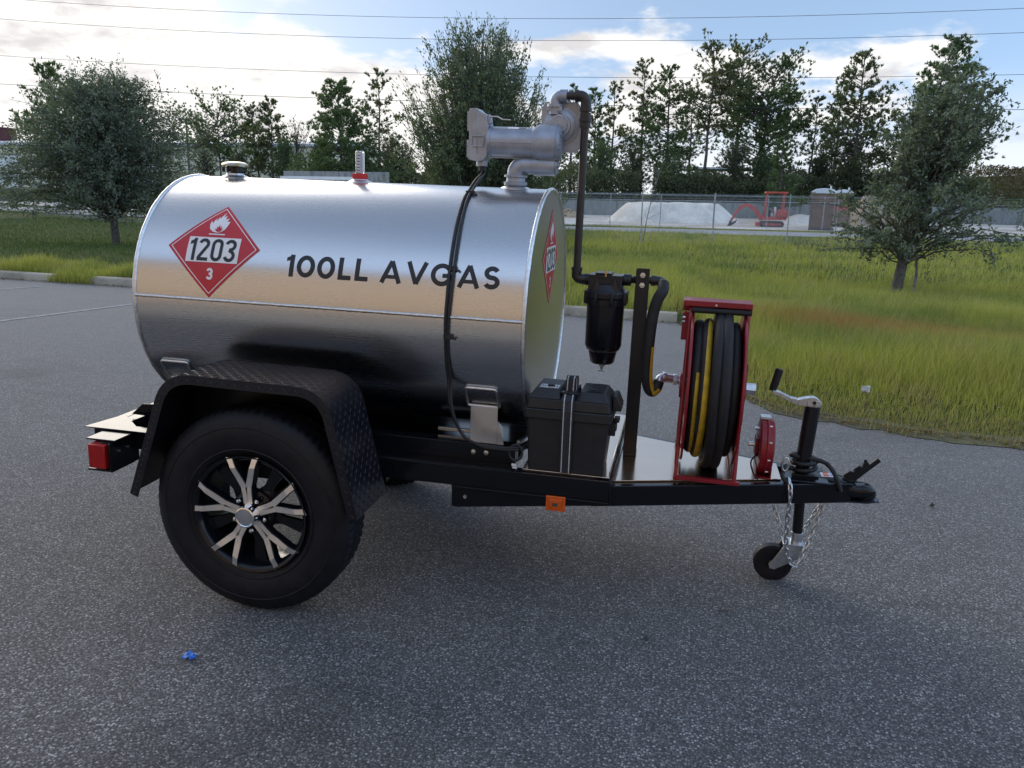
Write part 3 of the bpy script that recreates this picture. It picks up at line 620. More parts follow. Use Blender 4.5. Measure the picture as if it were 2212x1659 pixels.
mb.cyl((.570, YC, 1.128), (.570, YC, 1.150), .020, n=20); mb.bar((.562, YC-.0455, 1.31), (.562, YC-.0455, 1.17), .004, .003); mb.bar((.590, YC-.02, 1.300), (.60, YC-.02, 1.270), .02, .02)
mb.build('junction_box', ['cast_metal'], pump, .002)
mb = MB(); mb.bar((.594, YC-.023, 1.296), (.628, YC-.023, 1.296), .016, .0035); mb.bar((.627, YC-.023, 1.2965), (.646, YC-.023, 1.2865), .015, .0035); mb.bar((.645, YC-.023, 1.287), (.674, YC-.023, 1.286), .013, .0035); mb.build('pump_lever', ['zinc'], pump, .001)
# meter head behind the motor
mb = MB(); ym = YC+.055; cxm, czm = .838, 1.272; oc = [(.768, 1.338), (.785, 1.356), (.892, 1.356), (.915, 1.330), (.915, 1.206), (.896, 1.186), (.785, 1.186), (.768, 1.204)]
mb.prism([(x, ym, z) for x, z in oc], (0, .014, 0)); mb.lathe([(0, .066), (-.005, .066), (-.006, .060), (-.012, .060), (-.013, .056), (-.020, .054), (-.024, .046), (-.026, .040), (-.032, .038), (-.033, .030), (-.036, .028), (-.036, .0)], (cxm, ym, czm+.003), (0, 1, 0), 48)
for a in range(8): c = (cxm+.052*math.cos(a*PI/4+.3), ym-.004, czm+.003+.052*math.sin(a*PI/4+.3)); mb.cyl(c, (c[0], ym-.014, c[2]), .005, n=6)
mb.tube([(cxm+.024*math.cos(a), ym-.030, czm+.003+.045*math.sin(a)*1.0) for a in [rad(100-12*k) for k in range(14)]], .005, 8)
mb.cyl((.818, ym-.02, 1.312), (.818, ym-.02, 1.345), .019, n=20); mb.lathe([(0, .027), (.010, .027), (.010, .022)], (.818, ym-.02, 1.336), (0, 0, 1), 24); mb.bar((.79, ym-.03, 1.330), (.845, ym-.03, 1.330), .014, .014)
mb.tube([(.818, ym-.02, 1.34), (.818, ym-.02, 1.355)]+[(.818+.020*(1-math.cos(a)), ym-.02, 1.355+.018*math.sin(a)) for a in (PI*k/12 for k in range(1, 7))]+[(.858, ym-.02, 1.373)], .0195, 20)
mb.cyl((.835, ym-.02, 1.373), (.860, ym-.02, 1.373), .0225, n=24)
for x, z in ((.788, 1.328), (.893, 1.326), (.893, 1.222)): mb.cyl((x, ym-.002, z), (x, ym+.0, z), .004, n=8)
mt = mb.build('pump_head', ['cast_metal'], pump, .0015)
# black pipe down to the filter
yp = YC+.02; zf = .750
pts = [(.862, yp, 1.373), (.895, yp, 1.373)]+[(.905+.022*math.sin(a), yp, 1.351+.022*math.cos(a)) for a in (PI*k/12 for k in range(0, 7))]+[(.9285, yp, 1.25), (.931, YC, .79), (.931, YC, zf+.014), (.938, YC-.0, zf+.003), (.950, YC, zf), (.985, YC, zf)]
mb = MB(); mb.tube(pts, .0135, 18)
mb.tube([(.898, yp, 1.373)]+[(.906+.022*math.sin(a), yp, 1.351+.022*math.cos(a)) for a in (PI*k/12 for k in range(0, 7))]+[(.9283, yp, 1.333)], .0185, 18)
for p0, p1, r in (((.890, yp, 1.373), (.900, yp, 1.373), .021), ((.9285, yp, 1.335), (.9285, yp, 1.322), .0205), ((.9286, yp, 1.318), (.9286, yp, 1.300), .0185), ((.929, yp, 1.300), (.929, yp, 1.288), .0215), ((.9291, yp, 1.286), (.9292, yp, 1.268), .0185), ((.931, YC, .792), (.931, YC, .778), .0195), ((.931, YC, .782), (.931, YC, .758), .0175), ((.944, YC, zf), (.958, YC, zf), .0185), ((.958, YC, zf), (.966, YC, zf), .0205)): mb.cyl(p0, p1, r, n=18)
mb.tube([(.931, YC, .768), (.9315, YC, .758), (.937, YC, .7515), (.948, YC, zf)], .0175, 16)
mb.build('supply_pipe', ['black_pipe'], T, 0, 40)
# ---- filter
mb = MB(); fx, fy = 1.042, YC
mb.box(fx-.062, fx+.056, fy-.045, fy+.045, .712, .772); mb.box(fx-.040, fx+.018, fy-.04, fy+.04, .772, .779); mb.lathe([(-.004, .070), (.004, .076), (.022, .076), (.026, .070), (.034, .064), (.050, .055)], (fx, fy, .690), (0, 0, 1), 44)
for k in range(8): a = k*PI/4+.35; mb.cyl((fx+.074*math.cos(a), fy+.074*math.sin(a), .668), (fx+.074*math.cos(a), fy+.074*math.sin(a), .714), .008, n=8)
for s in (-1, 1): mb.prism([(fx+s*.03, fy-.05, .765), (fx+s*.05, fy-.06, .705), (fx+s*.012, fy-.06, .705)], (0, .1, 0))
mb.cyl((fx+.056, fy, zf+.006), (fx+.085, fy, zf+.006), .021, n=18); mb.cyl((fx-.076, fy, zf), (fx-.06, fy, zf), .021, n=18)
fh = mb.build('fuel_filter', ['black_steel'], T, .002)
mb = MB(); mb.lathe([(0, .074), (-.022, .074), (-.024, .067), (-.170, .066), (-.186, .060), (-.192, .052), (-.232, .044), (-.238, .038), (-.240, .012)], (fx, fy, .688), (0, 0, 1), 48); mb.build('filter_bowl', ['black_gloss'], fh, 0, 40)
mb = MB(); mb.lathe([(0, .010), (-.012, .010), (-.012, .006), (-.022, .006), (-.022, .003), (-.030, .003)], (fx, fy, .450), (0, 0, 1), 12); mb.box(fx-.012, fx+.012, fy-.003, fy+.003, .418, .422); mb.build('drain_valve', ['zinc'], fh, 0, 30)
mb = MB(); mb.cyl((fx-.002, fy-.046, .768), (fx-.002, fy-.046, .790), .004, n=8); mb.lathe([(0, .006), (.006, .006)], (fx-.002, fy-.046, .778), (0, 0, 1), 6); mb.build('vent_screw', ['brass'], fh, 0, 30)
# post, outlet pipe and drop hose
mb = MB(); px = 1.166
mb.prism([(px-.024, YC-.006, .122), (px+.024, YC-.006, .122), (px+.024, YC-.006, .800), (px-.020, YC-.006, .800), (px-.024, YC-.006, .794)], (0, .006, 0)); mb.prism([(px-.024, YC, .122), (px-.018, YC, .122), (px-.018, YC, .795), (px-.024, YC, .795)], (0, .044, 0)); mb.box(px-.024, px+.024, YC-.008, YC+.044, .1065, .122)
po = mb.build('filter_post', ['black_steel'], T, .0015)
mb = MB()
for z in (.776, .741): MB().lathe([(0, .010), (-.002, .010), (-.002, .0068), (-.008, .0068), (-.009, .004)], (px, YC-.0062, z), (0, 1, 0), 6).build('post_bolt', ['zinc'], po, 0, 30)
mb = MB(); ya = YC+.03; zo = zf+.006
mb.tube([(fx+.08, YC, zo), (1.13, YC+.02, zo), (px, ya, zo), (1.205, ya, zo)], .0135, 16); mb.cyl((1.195, ya, zo), (1.212, ya, zo), .019, n=18); mb.tube([(1.205, ya, zo), (1.225, ya, zo), (1.234, ya-.006, zo-.004), (1.238, ya-.022, zo-.008), (1.236, ya-.035, zo-.012)], .017, 16)
mb.build('outlet_pipe', ['black_pipe'], T, 0, 40)
hp = bez([(1.240, YC+.0, zo-.006), (1.240, YC-.03, zo-.028), (1.228, YC-.045, .705), (1.214, YC-.05, .65), (1.208, YC-.055, .56), (1.207, YC-.055, .46), (1.213, YC-.05, .398), (1.228, YC-.045, .370), (1.244, YC-.04, .380), (1.252, YC-.03, .405)], 8)
mb = MB(); mb.tube(hp, .0198, 20); hose = mb.build('drop_hose', ['black_rubber'], T, 0, 60)
def stripe(path, r, upf, w, mb, m=0, off=.0008):
    n = len(path); vs = []; fs = []
    for i, p in enumerate(path):
        d = (path[min(i+1, n-1)]-path[max(i-1, 0)]).normalized(); up = upf(i/(n-1), p); u = (up-d*up.dot(d)).normalized(); v = d.cross(u)
        for k in range(5): a = (k-2)*w/4; vs.append(p+(u*math.cos(a)+v*math.sin(a))*(r+off))
    for i in range(n-1):
        for k in range(4): fs.append((i*5+k, i*5+k+1, i*5+k+6, i*5+k+5))
    mb.add(vs, fs, m)
mb = MB(); stripe(hp[34:66], .0198, lambda t, p: Vector((1, -.45-.4*t, .1)), rad(60), mb); mb.build('hose_stripe', ['hose_yellow'], hose, 0, 80)
# ---- hose reel
RX0, RX1, RZ = 1.345, 1.514, .392
mb = MB(); y0, y1 = .47, .912; zb = .122
for x in (RX0-.004, RX1+.022):
    arch = fillet([(x-.004, y0, zb), (x, YC-.045, .690), (x, YC+.045, .690), (x-.004, y1, zb)], .05, 6); mb.tube(arch, .0062, 10)
    mb.bar((x-.004, y0, zb), (x-.004, y1, zb), .012, .010)
mb.box(RX0-.016, RX1+.034, y0-.010, y0+.010, .1135, .1255); mb.box(RX0-.016, RX1+.034, y1-.014, y1+.016, .1135, .1255)
mb.prism([(RX0-.03, YC-.05, .700), (RX0-.03, YC+.05, .700), (RX1+.032, YC+.05, .700), (RX1+.032, YC-.05, .700)], (0, 0, .004)); mb.box(RX0-.03, RX1+.032, YC+.046, YC+.050, .655, .6998); mb.box(RX0-.03, RX0-.026, YC-.05, YC+.045, .675, .6998); mb.box(RX1+.028, RX1+.032, YC-.05, YC+.045, .665, .6998)
mb.box(RX0-.03, RX1+.032, YC-.053, YC-.0505, .686, .7035)
mb.box(RX0-.030, RX0-.010, YC-.02, YC+.02, .56, .655)
for x in (RX0-.008, RX1+.026): mb.bar((x, YC, RZ), (x, YC-.10, zb), .012, .008); mb.bar((x, YC, RZ), (x, YC+.10, zb), .012, .008)
mb.cyl((RX0-.020, YC, RZ), (RX0-.003, YC, RZ), .045, n=28); mb.cyl((RX1+.024, YC, RZ), (RX1+.040, YC, RZ), .05, n=28)
mb.box(RX1+.030, RX1+.040, YC-.03, YC+.03, RZ-.12, RZ+.1)
reel = mb.build('hose_reel', ['red_paint'], T, .001)
for x, s in ((RX0+.010, 1), (RX1+.010, -1)):
    mb = MB(); mb.lathe([(0, .05), (0, .255), (s*-.002, .258), (s*-.002, .05)], (x, YC, RZ), (1, 0, 0), 72); mb.tube([(x-s*.004, YC+.262*math.cos(a), RZ+.262*math.sin(a)) for a in (2*PI*k/72 for k in range(72))], .0052, 8, 0, True); mb.build('reel_disc', ['red_paint'], reel, 0, 40)
mb = MB(); mb.cyl((RX0+.012, YC, RZ), (RX1+.008, YC, RZ), .10, n=32); mb.build('reel_drum', ['red_paint'], reel, 0, 40)
mb = MB(); mb.cyl((RX0-.0, YC-.052, .672), (RX1+.03, YC-.052, .672), .0095, n=14); mb.build('hose_roller', ['black_rubber'], reel, 0, 40)
hr = .0172; N = 60; coil = []; layers = ((RX0+.027, .222), (RX0+.060, .232), (RX0+.094, .264), (RX0+.128, .261), (RX0+.158, .222))
mb = MB(); yel = MB()
for i, (x, r) in enumerate(layers):
    ph = random.Random(i).uniform(0, 6); p = [Vector((x+.006*math.sin(a+ph)+.004*math.sin(2*a+ph), YC+(r+.005*math.sin(2*a+ph*2))*math.cos(a), RZ-(.006 if i in (2, 3) else .0)*max(0, -math.sin(a))+(r+.004*math.sin(3*a+ph))*math.sin(a))) for a in (2*PI*k/N for k in range(N))]
    mb.tube(p, hr+.0012*(i in (2, 3)), 18, 0, True)
    rd = lambda q: Vector((0, q.y-YC, q.z-RZ)).normalized()
    if i == 0: stripe(p[26:46], hr, lambda t, q: rd(q)+Vector((1.0-.5*t, 0, 0)), rad(84), yel, 0, .0009)
    if i == 1: stripe(p[14:45], hr+.0, lambda t, q: rd(q)+Vector((1.15-1.1*t, 0, 0)), rad(84), yel, 0, .0009)
for i, (x, r) in enumerate(((RX0+.044, .190), (RX0+.078, .196), (RX0+.111, .200), (RX0+.143, .196))): mb.tube([(x, YC+r*math.cos(a), RZ+r*math.sin(a)) for a in (2*PI*k/N for k in range(N))], hr, 12, 0, True)
ch = mb.build('coiled_hose', ['black_rubber'], reel, 0, 60); tag(yel.build('hose_stripe', ['hose_yellow'], reel, 0, 80), 'yellow stripe printed along the coiled hose')
# printed word down the stripe (built-in font)
tc = bpy.data.curves.new('print', 'FONT'); tc.body = 'Hewitt'; tc.size = .022; tc.offset = .0006; to = bpy.data.objects.new('print', tc); C.objects.link(to)
dg = bpy.context.evaluated_depsgraph_get(); me = bpy.data.meshes.new_from_object(to.evaluated_get(dg)); bpy.data.objects.remove(to); me.materials.clear(); me.materials.append(MATS['vinyl_black'])
po_ = bpy.data.objects.new('hose_print', me); C.objects.link(po_); po_.parent = reel
po_.matrix_local = Matrix.Translation((RX0+.052, YC-.2535, RZ-.100)) @ Matrix.Rotation(rad(-12), 4, 'Z') @ Matrix(((0, -1, 0, 0), (0, 0, -1, 0), (1, 0, 0, 0), (0, 0, 0, 1)))
mb = MB(); yi = YC-.035
mb.tube([(1.252, yi, .400), (1.253, yi+.01, .412), (1.262, yi+.02, .417), (1.28, YC-.008, .415), (1.345, YC, .405)], .0165, 18); mb.cyl((1.262, YC-.014, .418), (1.274, YC-.010, .416), .0205, n=20); mb.cyl((1.300, YC-.004, .412), (1.316, YC-.002, .410), .0215, n=6); mb.cyl((1.322, YC, .409), (1.336, YC, .406), .024, n=24)
mb.build('swivel_fitting', ['zinc'], reel, .001)
mb = MB(); mb.cyl((RX1+.040, YC, RZ+.006), (RX1+.075, YC, RZ+.006), .022, n=6); mb.build('hex_nut', ['zinc'], reel, .001)
mb = MB(); 
for z in (.63, .645): MB().cyl((RX0-.03, YC-.054, z), (RX0-.022, YC-.05, z), .005, n=8).build('reel_bolt', ['zinc'], reel)
MB().cyl((RX0+.08, YC-.0532, .693), (RX0+.08, YC-.057, .693), .004, n=8).build('reel_bolt', ['zinc'], reel)
# ---- static reel
gx0, gx1, gy, gz, gr_ = 1.612, 1.660, .640, .212, .098
mb = MB(); mb.lathe([(gx0, .0), (gx0, .085), (gx0+.003, gr_), (gx0+.021, gr_), (gx0+.022, gr_+.004), (gx0+.027, gr_+.004), (gx0+.028, gr_), (gx1-.003, gr_), (gx1, .09), (gx1, 0)], (0, gy, gz), (1, 0, 0), 64)
mb.box(gx0-.010, gx0, gy-.028, gy+.028, gz-.035, gz+.03)
mb.box(gx0-.004, gx1+.002, gy-.06, gy+.05, .1067, .112); mb.box(gx0-.004, gx0+.001, gy-.06, gy+.05, .112, .150); mb.box(gx1-.003, gx1+.002, gy-.06, gy+.05, .112, .150)
sr = mb.build('static_reel', ['red_paint'], T, .001)
for k in range(10): a = 2*PI*k/10+.25; MB().lathe([(gx0+.028, .004), (gx0+.036, .0035), (gx0+.040, .0)], (0, gy+(gr_+.001)*math.cos(a), gz+(gr_+.001)*math.sin(a)), (1, 0, 0), 8).build('rim_screw', ['zinc'], sr)
MB().cyl((gx0-.030, gy, gz), (gx0-.01, gy, gz), .009, n=10).build('axle_nut', ['zinc'], sr); MB().cyl((gx0-.016, gy, gz+.06), (gx0, gy, gz+.06), .006, n=8).build('rim_screw', ['zinc'], sr); mb = MB(); mb.box(gx0+.0, gx0+.034, gy-.02, gy+.02, gz+gr_+.001, gz+gr_+.009); mb.build('reel_clamp', ['zinc'], sr)
mb = MB(); mb.tube(bez([(gx0+.0, gy-.04, gz-.02), (gx0-.022, gy-.06, gz-.045), (gx0-.012, gy-.07, .13), (gx0+.005, gy-.075, .1085)], 8), .0028, 8); mb.build('static_cable', ['black_rubber'], sr, 0, 60)
# ---- jack
J = Vector((1.784, YC, 0))
mb = MB(); mb.tube([(1.776, YC, .108), (1.787, YC, .352)], .0262, 28); mb.tube([(1.787, YC, .352), (1.7872, YC, .357)], .0275, 28); mb.tube([(1.790, YC, -.128), (1.780, YC, .11)], .0182, 24); mb.box(1.74, 1.83, YC-.045, YC+.045, .1078, .1145)
jk = mb.build('tongue_jack', ['black_steel'], T, .001)
mb = MB(); arm = [(1.646, .398, .006), (1.672, .392, .007), (1.712, .374, .008), (1.735, .368, .011), (1.765, .372, .016), (1.788, .373, .018), (1.803, .369, .014)]
for i in range(len(arm)-1):
    x, z, h = arm[i]; X, Z, Hh = arm[i+1]; yy = YC-.018
    mb.add([(x, yy, z-h), (X, yy, Z-Hh), (X, yy, Z+Hh), (x, yy, z+h), (x, yy+.03, z-h), (X, yy+.03, Z-Hh), (X, yy+.03, Z+Hh), (x, yy+.03, z+h)], [(0, 1, 2, 3), (7, 6, 5, 4), (0, 4, 5, 1), (3, 2, 6, 7), (0, 3, 7, 4), (1, 5, 6, 2)])
mb.lathe([(-.02, .011), (.016, .011)], (1.801, YC, .369), (0, 1, 0), 20); mb.cyl((1.792, YC, .355), (1.792, YC, .372), .010, n=12)
mb.build('jack_crank', ['zinc'], jk, .0015)
mb = MB(); mb.cyl((1.788, YC-.0185, .372), (1.788, YC-.023, .372), .006, n=10); mb.build('crank_pin', ['black_steel'], jk)
mb = MB(); mb.tube([(1.646, YC, .400), (1.649, YC, .412), (1.661, YC, .470), (1.663, YC, .478)], [.0115, .0135, .0140, .0125], 20); mb.build('crank_grip', ['black_rubber'], jk, 0, 40)
cw = (1.716, YC, -.245)
mb = MB(); mb.lathe([(-.020, .04), (-.020, .062), (-.014, .0685), (.014, .0685), (.020, .062), (.020, .04), (.014, .012), (-.014, .012)], cw, (0, 1, 0), 60, closed=True); mb.build('caster_wheel', ['tyre_rubber'], jk, 0, 30)
mb = MB(); mb.tube([(1.790, YC, -.118), (1.789, YC, -.158)], .021, 20); mb.box(1.742, 1.815, YC-.034, YC+.034, -.166, -.156); mb.cyl((1.712, YC-.030, -.245), (1.712, YC+.030, -.245), .010, n=14)
for s in (-1, 1): mb.prism([(1.748, YC+s*.030, -.160), (1.812, YC+s*.030, -.160), (1.806, YC+s*.030, -.205), (1.722, YC+s*.030, -.261), (1.704, YC+s*.030, -.258), (1.699, YC+s*.030, -.240), (1.710, YC+s*.030, -.228)], (0, s*.003, 0))
mb.build('caster_fork', ['zinc'], jk, .001)
# ---- coupler
mb = MB()
prof2 = [(1.80, .060, .108, .036), (1.84, .058, .110, .036), (1.89, .052, .112, .036), (1.93, .044, .104, .038), (1.965, .040, .090, .038), (1.985, .036, .092, .038), (2.01, .030, .090, .038), (2.026, .020, .078, .040), (2.034, .008, .064, .044)]
n = 16; vs = []
for x, hw, zt2, zb2 in prof2:
    for k in range(n): a = 2*PI*k/n; c, s_ = math.cos(a), math.sin(a); vs.append((x, YC+hw*math.copysign(abs(c)**.55, c), (zt2+zb2)/2+(zt2-zb2)/2*math.copysign(abs(s_)**.7, s_)))
L = len(prof2); mb.add(vs, [(i*n+k, i*n+(k+1) % n, (i+1)*n+(k+1) % n, (i+1)*n+k) for i in range(L-1) for k in range(n)]+[tuple(range(n)), tuple((L-1)*n+k for k in range(n))])
mb.lathe([(.034, .030), (.060, .031), (.080, .024), (.092, .012), (.095, 0)], (2.000, YC, .0), (0, 0, 1), 24)
mb.prism([(1.80, YC-.066, .033), (2.0, YC-.045, .033), (2.044, YC-.020, .033), (2.048, YC, .033), (2.044, YC+.020, .033), (2.0, YC+.045, .033), (1.80, YC+.066, .033)], (0, 0, .005))
cp = mb.build('coupler', ['black_gloss'], T, .001, 45)
mb = MB(); mb.bar((1.945, YC, .098), (2.028, YC, .186), .020, .016); mb.prism([(1.925, YC-.008, .098), (1.918, YC-.008, .118), (1.936, YC-.008, .134), (1.950, YC-.008, .132), (1.952, YC-.008, .146), (1.966, YC-.008, .158), (1.976, YC-.008, .152), (1.978, YC-.008, .168), (1.992, YC-.008, .174), (2.000, YC-.008, .160), (1.960, YC-.008, .098)], (0, .016, 0)); mb.tube([(1.986, YC, .16), (1.984, YC, .180)], .006, 10); mb.box(1.915, 1.965, YC-.014, YC+.014, .096, .102); mb.build('coupler_latch', ['black_steel'], cp, .0015)
mb = MB(); mb.prism([(1.842, YC-.028, .1092), (1.895, YC-.024, .1122), (1.895, YC+.016, .1122), (1.842, YC+.016, .1092)], (0, 0, .002)); mb.prism([(1.85, YC-.022, .1124), (1.868, YC-.022, .1133), (1.868, YC+.010, .1133), (1.85, YC+.010, .1124)], (0, 0, .001), 1); mb.prism([(1.872, YC-.018, .1136), (1.890, YC-.018, .1145), (1.890, YC+.008, .1145), (1.872, YC+.008, .1136)], (0, 0, .001), 2); mb.build('warning_sticker', ['placard_white', 'lens_orange', 'label_blue'], cp)
# wiring harness wrapped round the jack
hel = [(1.720, YC-.03, .125), (1.730, YC-.035, .135)]+[(1.782+.040*math.cos(a), YC+.040*math.sin(a), .125+.045*(a+2.6)/12) for a in [-2.6+k*.35 for k in range(36)]]+[(1.835, YC-.02, .165), (1.868, YC-.045, .148), (1.890, YC-.058, .110), (1.905, YC-.060, .075)]
mb = MB(); P = bez(hel, 5); mb.tube(P, [.0082+.0009*math.sin(i*1.9) for i in range(len(P))], 10); mb.tube(bez([(1.728, YC-.03, .135), (1.712, YC-.07, .150), (1.700, YC-.10, .125), (1.722, YC-.11, .095)], 8), .008, 10); mb.build('trailer_wiring', ['black_plastic'], T, 0, 60)
# safety chains
def chain(path, pitch, wire, parent):
    P = bez(path, 30); L = [0]
    for i in range(len(P)-1): L.append(L[-1]+(P[i+1]-P[i]).length)
    mb = MB(); s = 0; k = 0; ll = pitch+wire*2
    while s < L[-1]-pitch*.6:
        def atl(s):
            for i in range(len(P)-1):
                if L[i+1] >= s: return P[i].lerp(P[i+1], (s-L[i])/max(L[i+1]-L[i], 1e-6))
            return P[-1]
        a, b = atl(s), atl(s+pitch); d = (b-a).normalized(); u, w = frame_along(d); tw = rad(40 if k % 2 else -48)+.15*math.sin(k*1.7); side = u*math.cos(tw)+w*math.sin(tw); c = (a+b)/2
        ring_ = []; hl = ll/2; hw = wire*1.9
        for j in range(16):
            an = 2*PI*j/16; ca, sa = math.cos(an), math.sin(an); ring_.append(c+d*(ca*hw+math.copysign(hl-hw, ca) if abs(ca) > .05 else 0)+side*sa*hw)
        mb.tube(ring_, wire, 8, 0, True); s += pitch; k += 1
    return mb.build('safety_chain', ['zinc'], parent, 0, 60)
chain([(1.722, YC-.11, .120), (1.727, YC-.135, .090), (1.730, YC-.135, .04), (1.732, YC-.12, -.04), (1.742, YC-.10, -.13), (1.762, YC-.08, -.20), (1.79, YC-.07, -.218), (1.812, YC-.06, -.16), (1.835, YC-.05, -.08), (1.862, YC-.035, .025)], .0235, .0031, T)
chain([(1.700, YC+.06, .04), (1.702, YC+.05, -.02), (1.712, YC+.04, -.07), (1.745, YC+.03, -.13), (1.78, YC+.05, -.19), (1.815, YC+.05, -.14), (1.845, YC+.04, -.06), (1.882, YC+.035, .025)], .0235, .0031, T)
mb = MB(); mb.tube([(1.706+.011*math.cos(a), YC-.10, .165+.024*math.sin(a)) for a in (2*PI*k/20 for k in range(20))], .0035, 8, 0, True); mb.build('chain_hook', ['zinc'], T, 0, 60); mb = MB(); mb.tube(fillet([(1.862, YC-.03, .035), (1.862, YC-.03, .005), (1.880, YC+.03, .005), (1.880, YC+.03, .035)], .01, 4), .004, 8); mb.cyl((1.868, YC, .036), (1.870, YC, .002), .006, n=10); mb.build('chain_loop', ['zinc'], T, 0, 60)
# pump cables over the tank
def oncyl(x, z, off=.006): return Vector((x, YC-math.sqrt(max((TR+off)**2-(z-ZC)**2, 0)), z))
cab = MB(); cps = MB()
for q, dx in ((0, 0), (1, .0115)):
    p = [(.574+dx*.5, YC, 1.130), (.575+dx*.5, YC-.005, 1.105), (.566+dx, YC-.06, 1.080)]
    for x, z in ((.560, 1.046), (.561, 1.015), (.567, .955), (.572, .885), (.575, .80), (.576, .711), (.574, .62), (.574, .50)): p.append(oncyl(x+dx+(.004*math.sin(z*9) if q else 0), z, .007))
    p += [(.578+dx*.8, .294, .43), (.586+dx*.6, .286-dx*.5, .36), (.606+dx*.4, .284-dx*.6, .30), (.642, .284-dx*.4, .245+dx*.2), (.70, .28, .222+dx*.3), (.77, .285, .216+dx*.5), (.825, .31, .215+dx*.6), (.86, .36, .22)]
    cab.tube(bez(p, 6), .0054 if q == 0 else .0048, 10)
cab.cyl((.572, YC, 1.150), (.573, YC, 1.112), .0135, n=16); cb = cab.build('power_cable', ['black_plastic'], T, 0, 60)
for z in (1.035, .80, .585): 
    p = oncyl(.584 if z < 1 else .570, z, .004); cps = MB(); cps.bar(p-Vector((.016, 0, 0)), p+Vector((.015, 0, 0)), .016, .012, 0, up=(0, -1, 0)); cps.bar(p+Vector((.018, -.004, -.004)), p+Vector((.026, -.006, -.006)), .006, .006); cps.build('cable_clip', ['black_plastic'], cb, .001)
mb = MB(); mb.tube([(.812+.022*math.cos(a), .300+.004*math.sin(a), .205+.026*math.sin(a)) for a in (2*PI*k/24 for k in range(24))], .0045, 8, 0, True); mb.box(.80, .815, .296, .302, .158, .166, 1); mb.box(.803, .818, .296, .302, .150, .156, 1); mb.build('battery_lead', ['black_plastic', 'placard_white'], T, .0006)
# ---- battery box (stands strapped on its little deck): a thing of its own
B = empty('battery_box', (0, 0, 0), 'black plastic battery box with two vent lids, strapped in front of the tank', 'battery box'); B.matrix_world = Matrix.Translation((0, 0, HUB)) @ Matrix.Rotation(TAU, 4, 'Y') @ Matrix.Translation((.98, .40, .1512))
mb = MB()
def rprism(m, x0, x1, y0, y1, x2, x3, y2, y3, z0, z1, r=.012, k=0):         # rounded box, bottom rectangle -> top rectangle
    def ring4(a, b, c, d, z):
        o = []
        for cx, cy, s0 in ((b-r, d-r, 0), (a+r, d-r, 90), (a+r, c+r, 180), (b-r, c+r, 270)):
            for j in range(5): t = rad(s0+j*22.5); o.append((cx+r*math.cos(t), cy+r*math.sin(t), z))
        return o
    A, D = ring4(x0, x1, y0, y1, z0), ring4(x2, x3, y2, y3, z1); n = len(A)
    m.add(A+D, [tuple(range(n))[::-1], tuple(range(n, 2*n))]+[(i, (i+1) % n, n+(i+1) % n, n+i) for i in range(n)], k)
rprism(mb, -.128, .120, -.090, .085, -.138, .134, -.097, .092, 0, .186)
for y in (-.03, .03): mb.box(.130, .150, y-.012, y+.012, .125, .165)
bb = mb.build('box_body', ['black_plastic'], B, .0015)
mb = MB(); rprism(mb, -.146, .142, -.106, .100, -.146, .142, -.106, .100, .180, .212); rprism(mb, -.140, .136, -.100, .094, -.136, .132, -.096, .090, .2122, .245)
rprism(mb, -.136, -.030, -.096, .090, -.112, -.034, -.072, .070, .2452, .276, .008); rprism(mb, .028, .132, -.096, .090, .032, .112, -.072, .070, .2452, .272, .008)
mb.prism([(.1365, -.05, .212), (.1365, -.05, .262), (.150, -.05, .262), (.166, -.05, .228), (.166, -.05, .212)], (0, .09, 0)); mb.box(.142, .16, -.02, .02, .165, .18); mb.box(-.080, -.058, -.045, -.025, .2765, .283); mb.box(.062, .082, -.045, -.025, .2725, .279)
lid = mb.build('box_lid', ['black_plastic'], B, .003)
mb = MB(); mb.prism([(-.102, -.068, .2768), (-.042, -.068, .2768), (-.042, -.022, .2768), (-.102, -.022, .2768)], (0, 0, .0008), 0)
for k in range(7): mb.box(-.098+k*.008, -.094+k*.008, -.060+(k % 3)*.004, -.030-(k % 2)*.006, .2778, .2784, 1)
mb.build('box_label', ['aluminium_mill', 'vinyl_black'], B)
mb = MB(); mb.box(.045, .098, -.062, -.022, .2728, .2736, 0)
for k in range(5): mb.box(.050+k*.010, .056+k*.010, -.056, -.028, .2738, .2744, 1)
mb.build('vent_grille', ['vinyl_black', 'black_plastic'], B)
path = [(-.001, -.100, .002), (-.001, -.112, .180), (-.001, -.112, .213), (-.002, -.104, .246), (-.003, -.078, .262), (-.003, .07, .262), (-.003, .10, .235), (-.003, .105, .18), (-.001, .10, .002)]
def strapm(path, w, th, m, k=0, dx=0):
    for i in range(len(path)-1): m.bar(Vector(path[i])+Vector((dx, 0, 0)), Vector(path[i+1])+Vector((dx, 0, 0)), w if False else th, w, k, up=(1, 0, 0)) 
mb = MB(); strapm(path, .038, .003, mb)
loop = fillet([(-.004, -.055, .264), (-.002, -.058, .318), (.004, -.036, .318), (.004, -.030, .266)], .014, 5); strapm(loop, .032, .003, mb)
for dx in (-.0125, .0125): strapm([(a, b+(-.0022 if b < 0 else .0022), c+(.0022 if abs(b) < .099 else 0)) for a, b, c in path], .003, .0015, mb, 1, dx); strapm([(a, b-.0022, c+.001) for a, b, c in loop], .003, .0015, mb, 1, dx*.8)
mb.build('strap', ['webbing', 'webbing_edge'], B, 0, 40)
mb = MB(); mb.box(-.030, .026, -.082, -.060, .2635, .270); mb.build('strap_buckle', ['black_plastic'], B, .001)
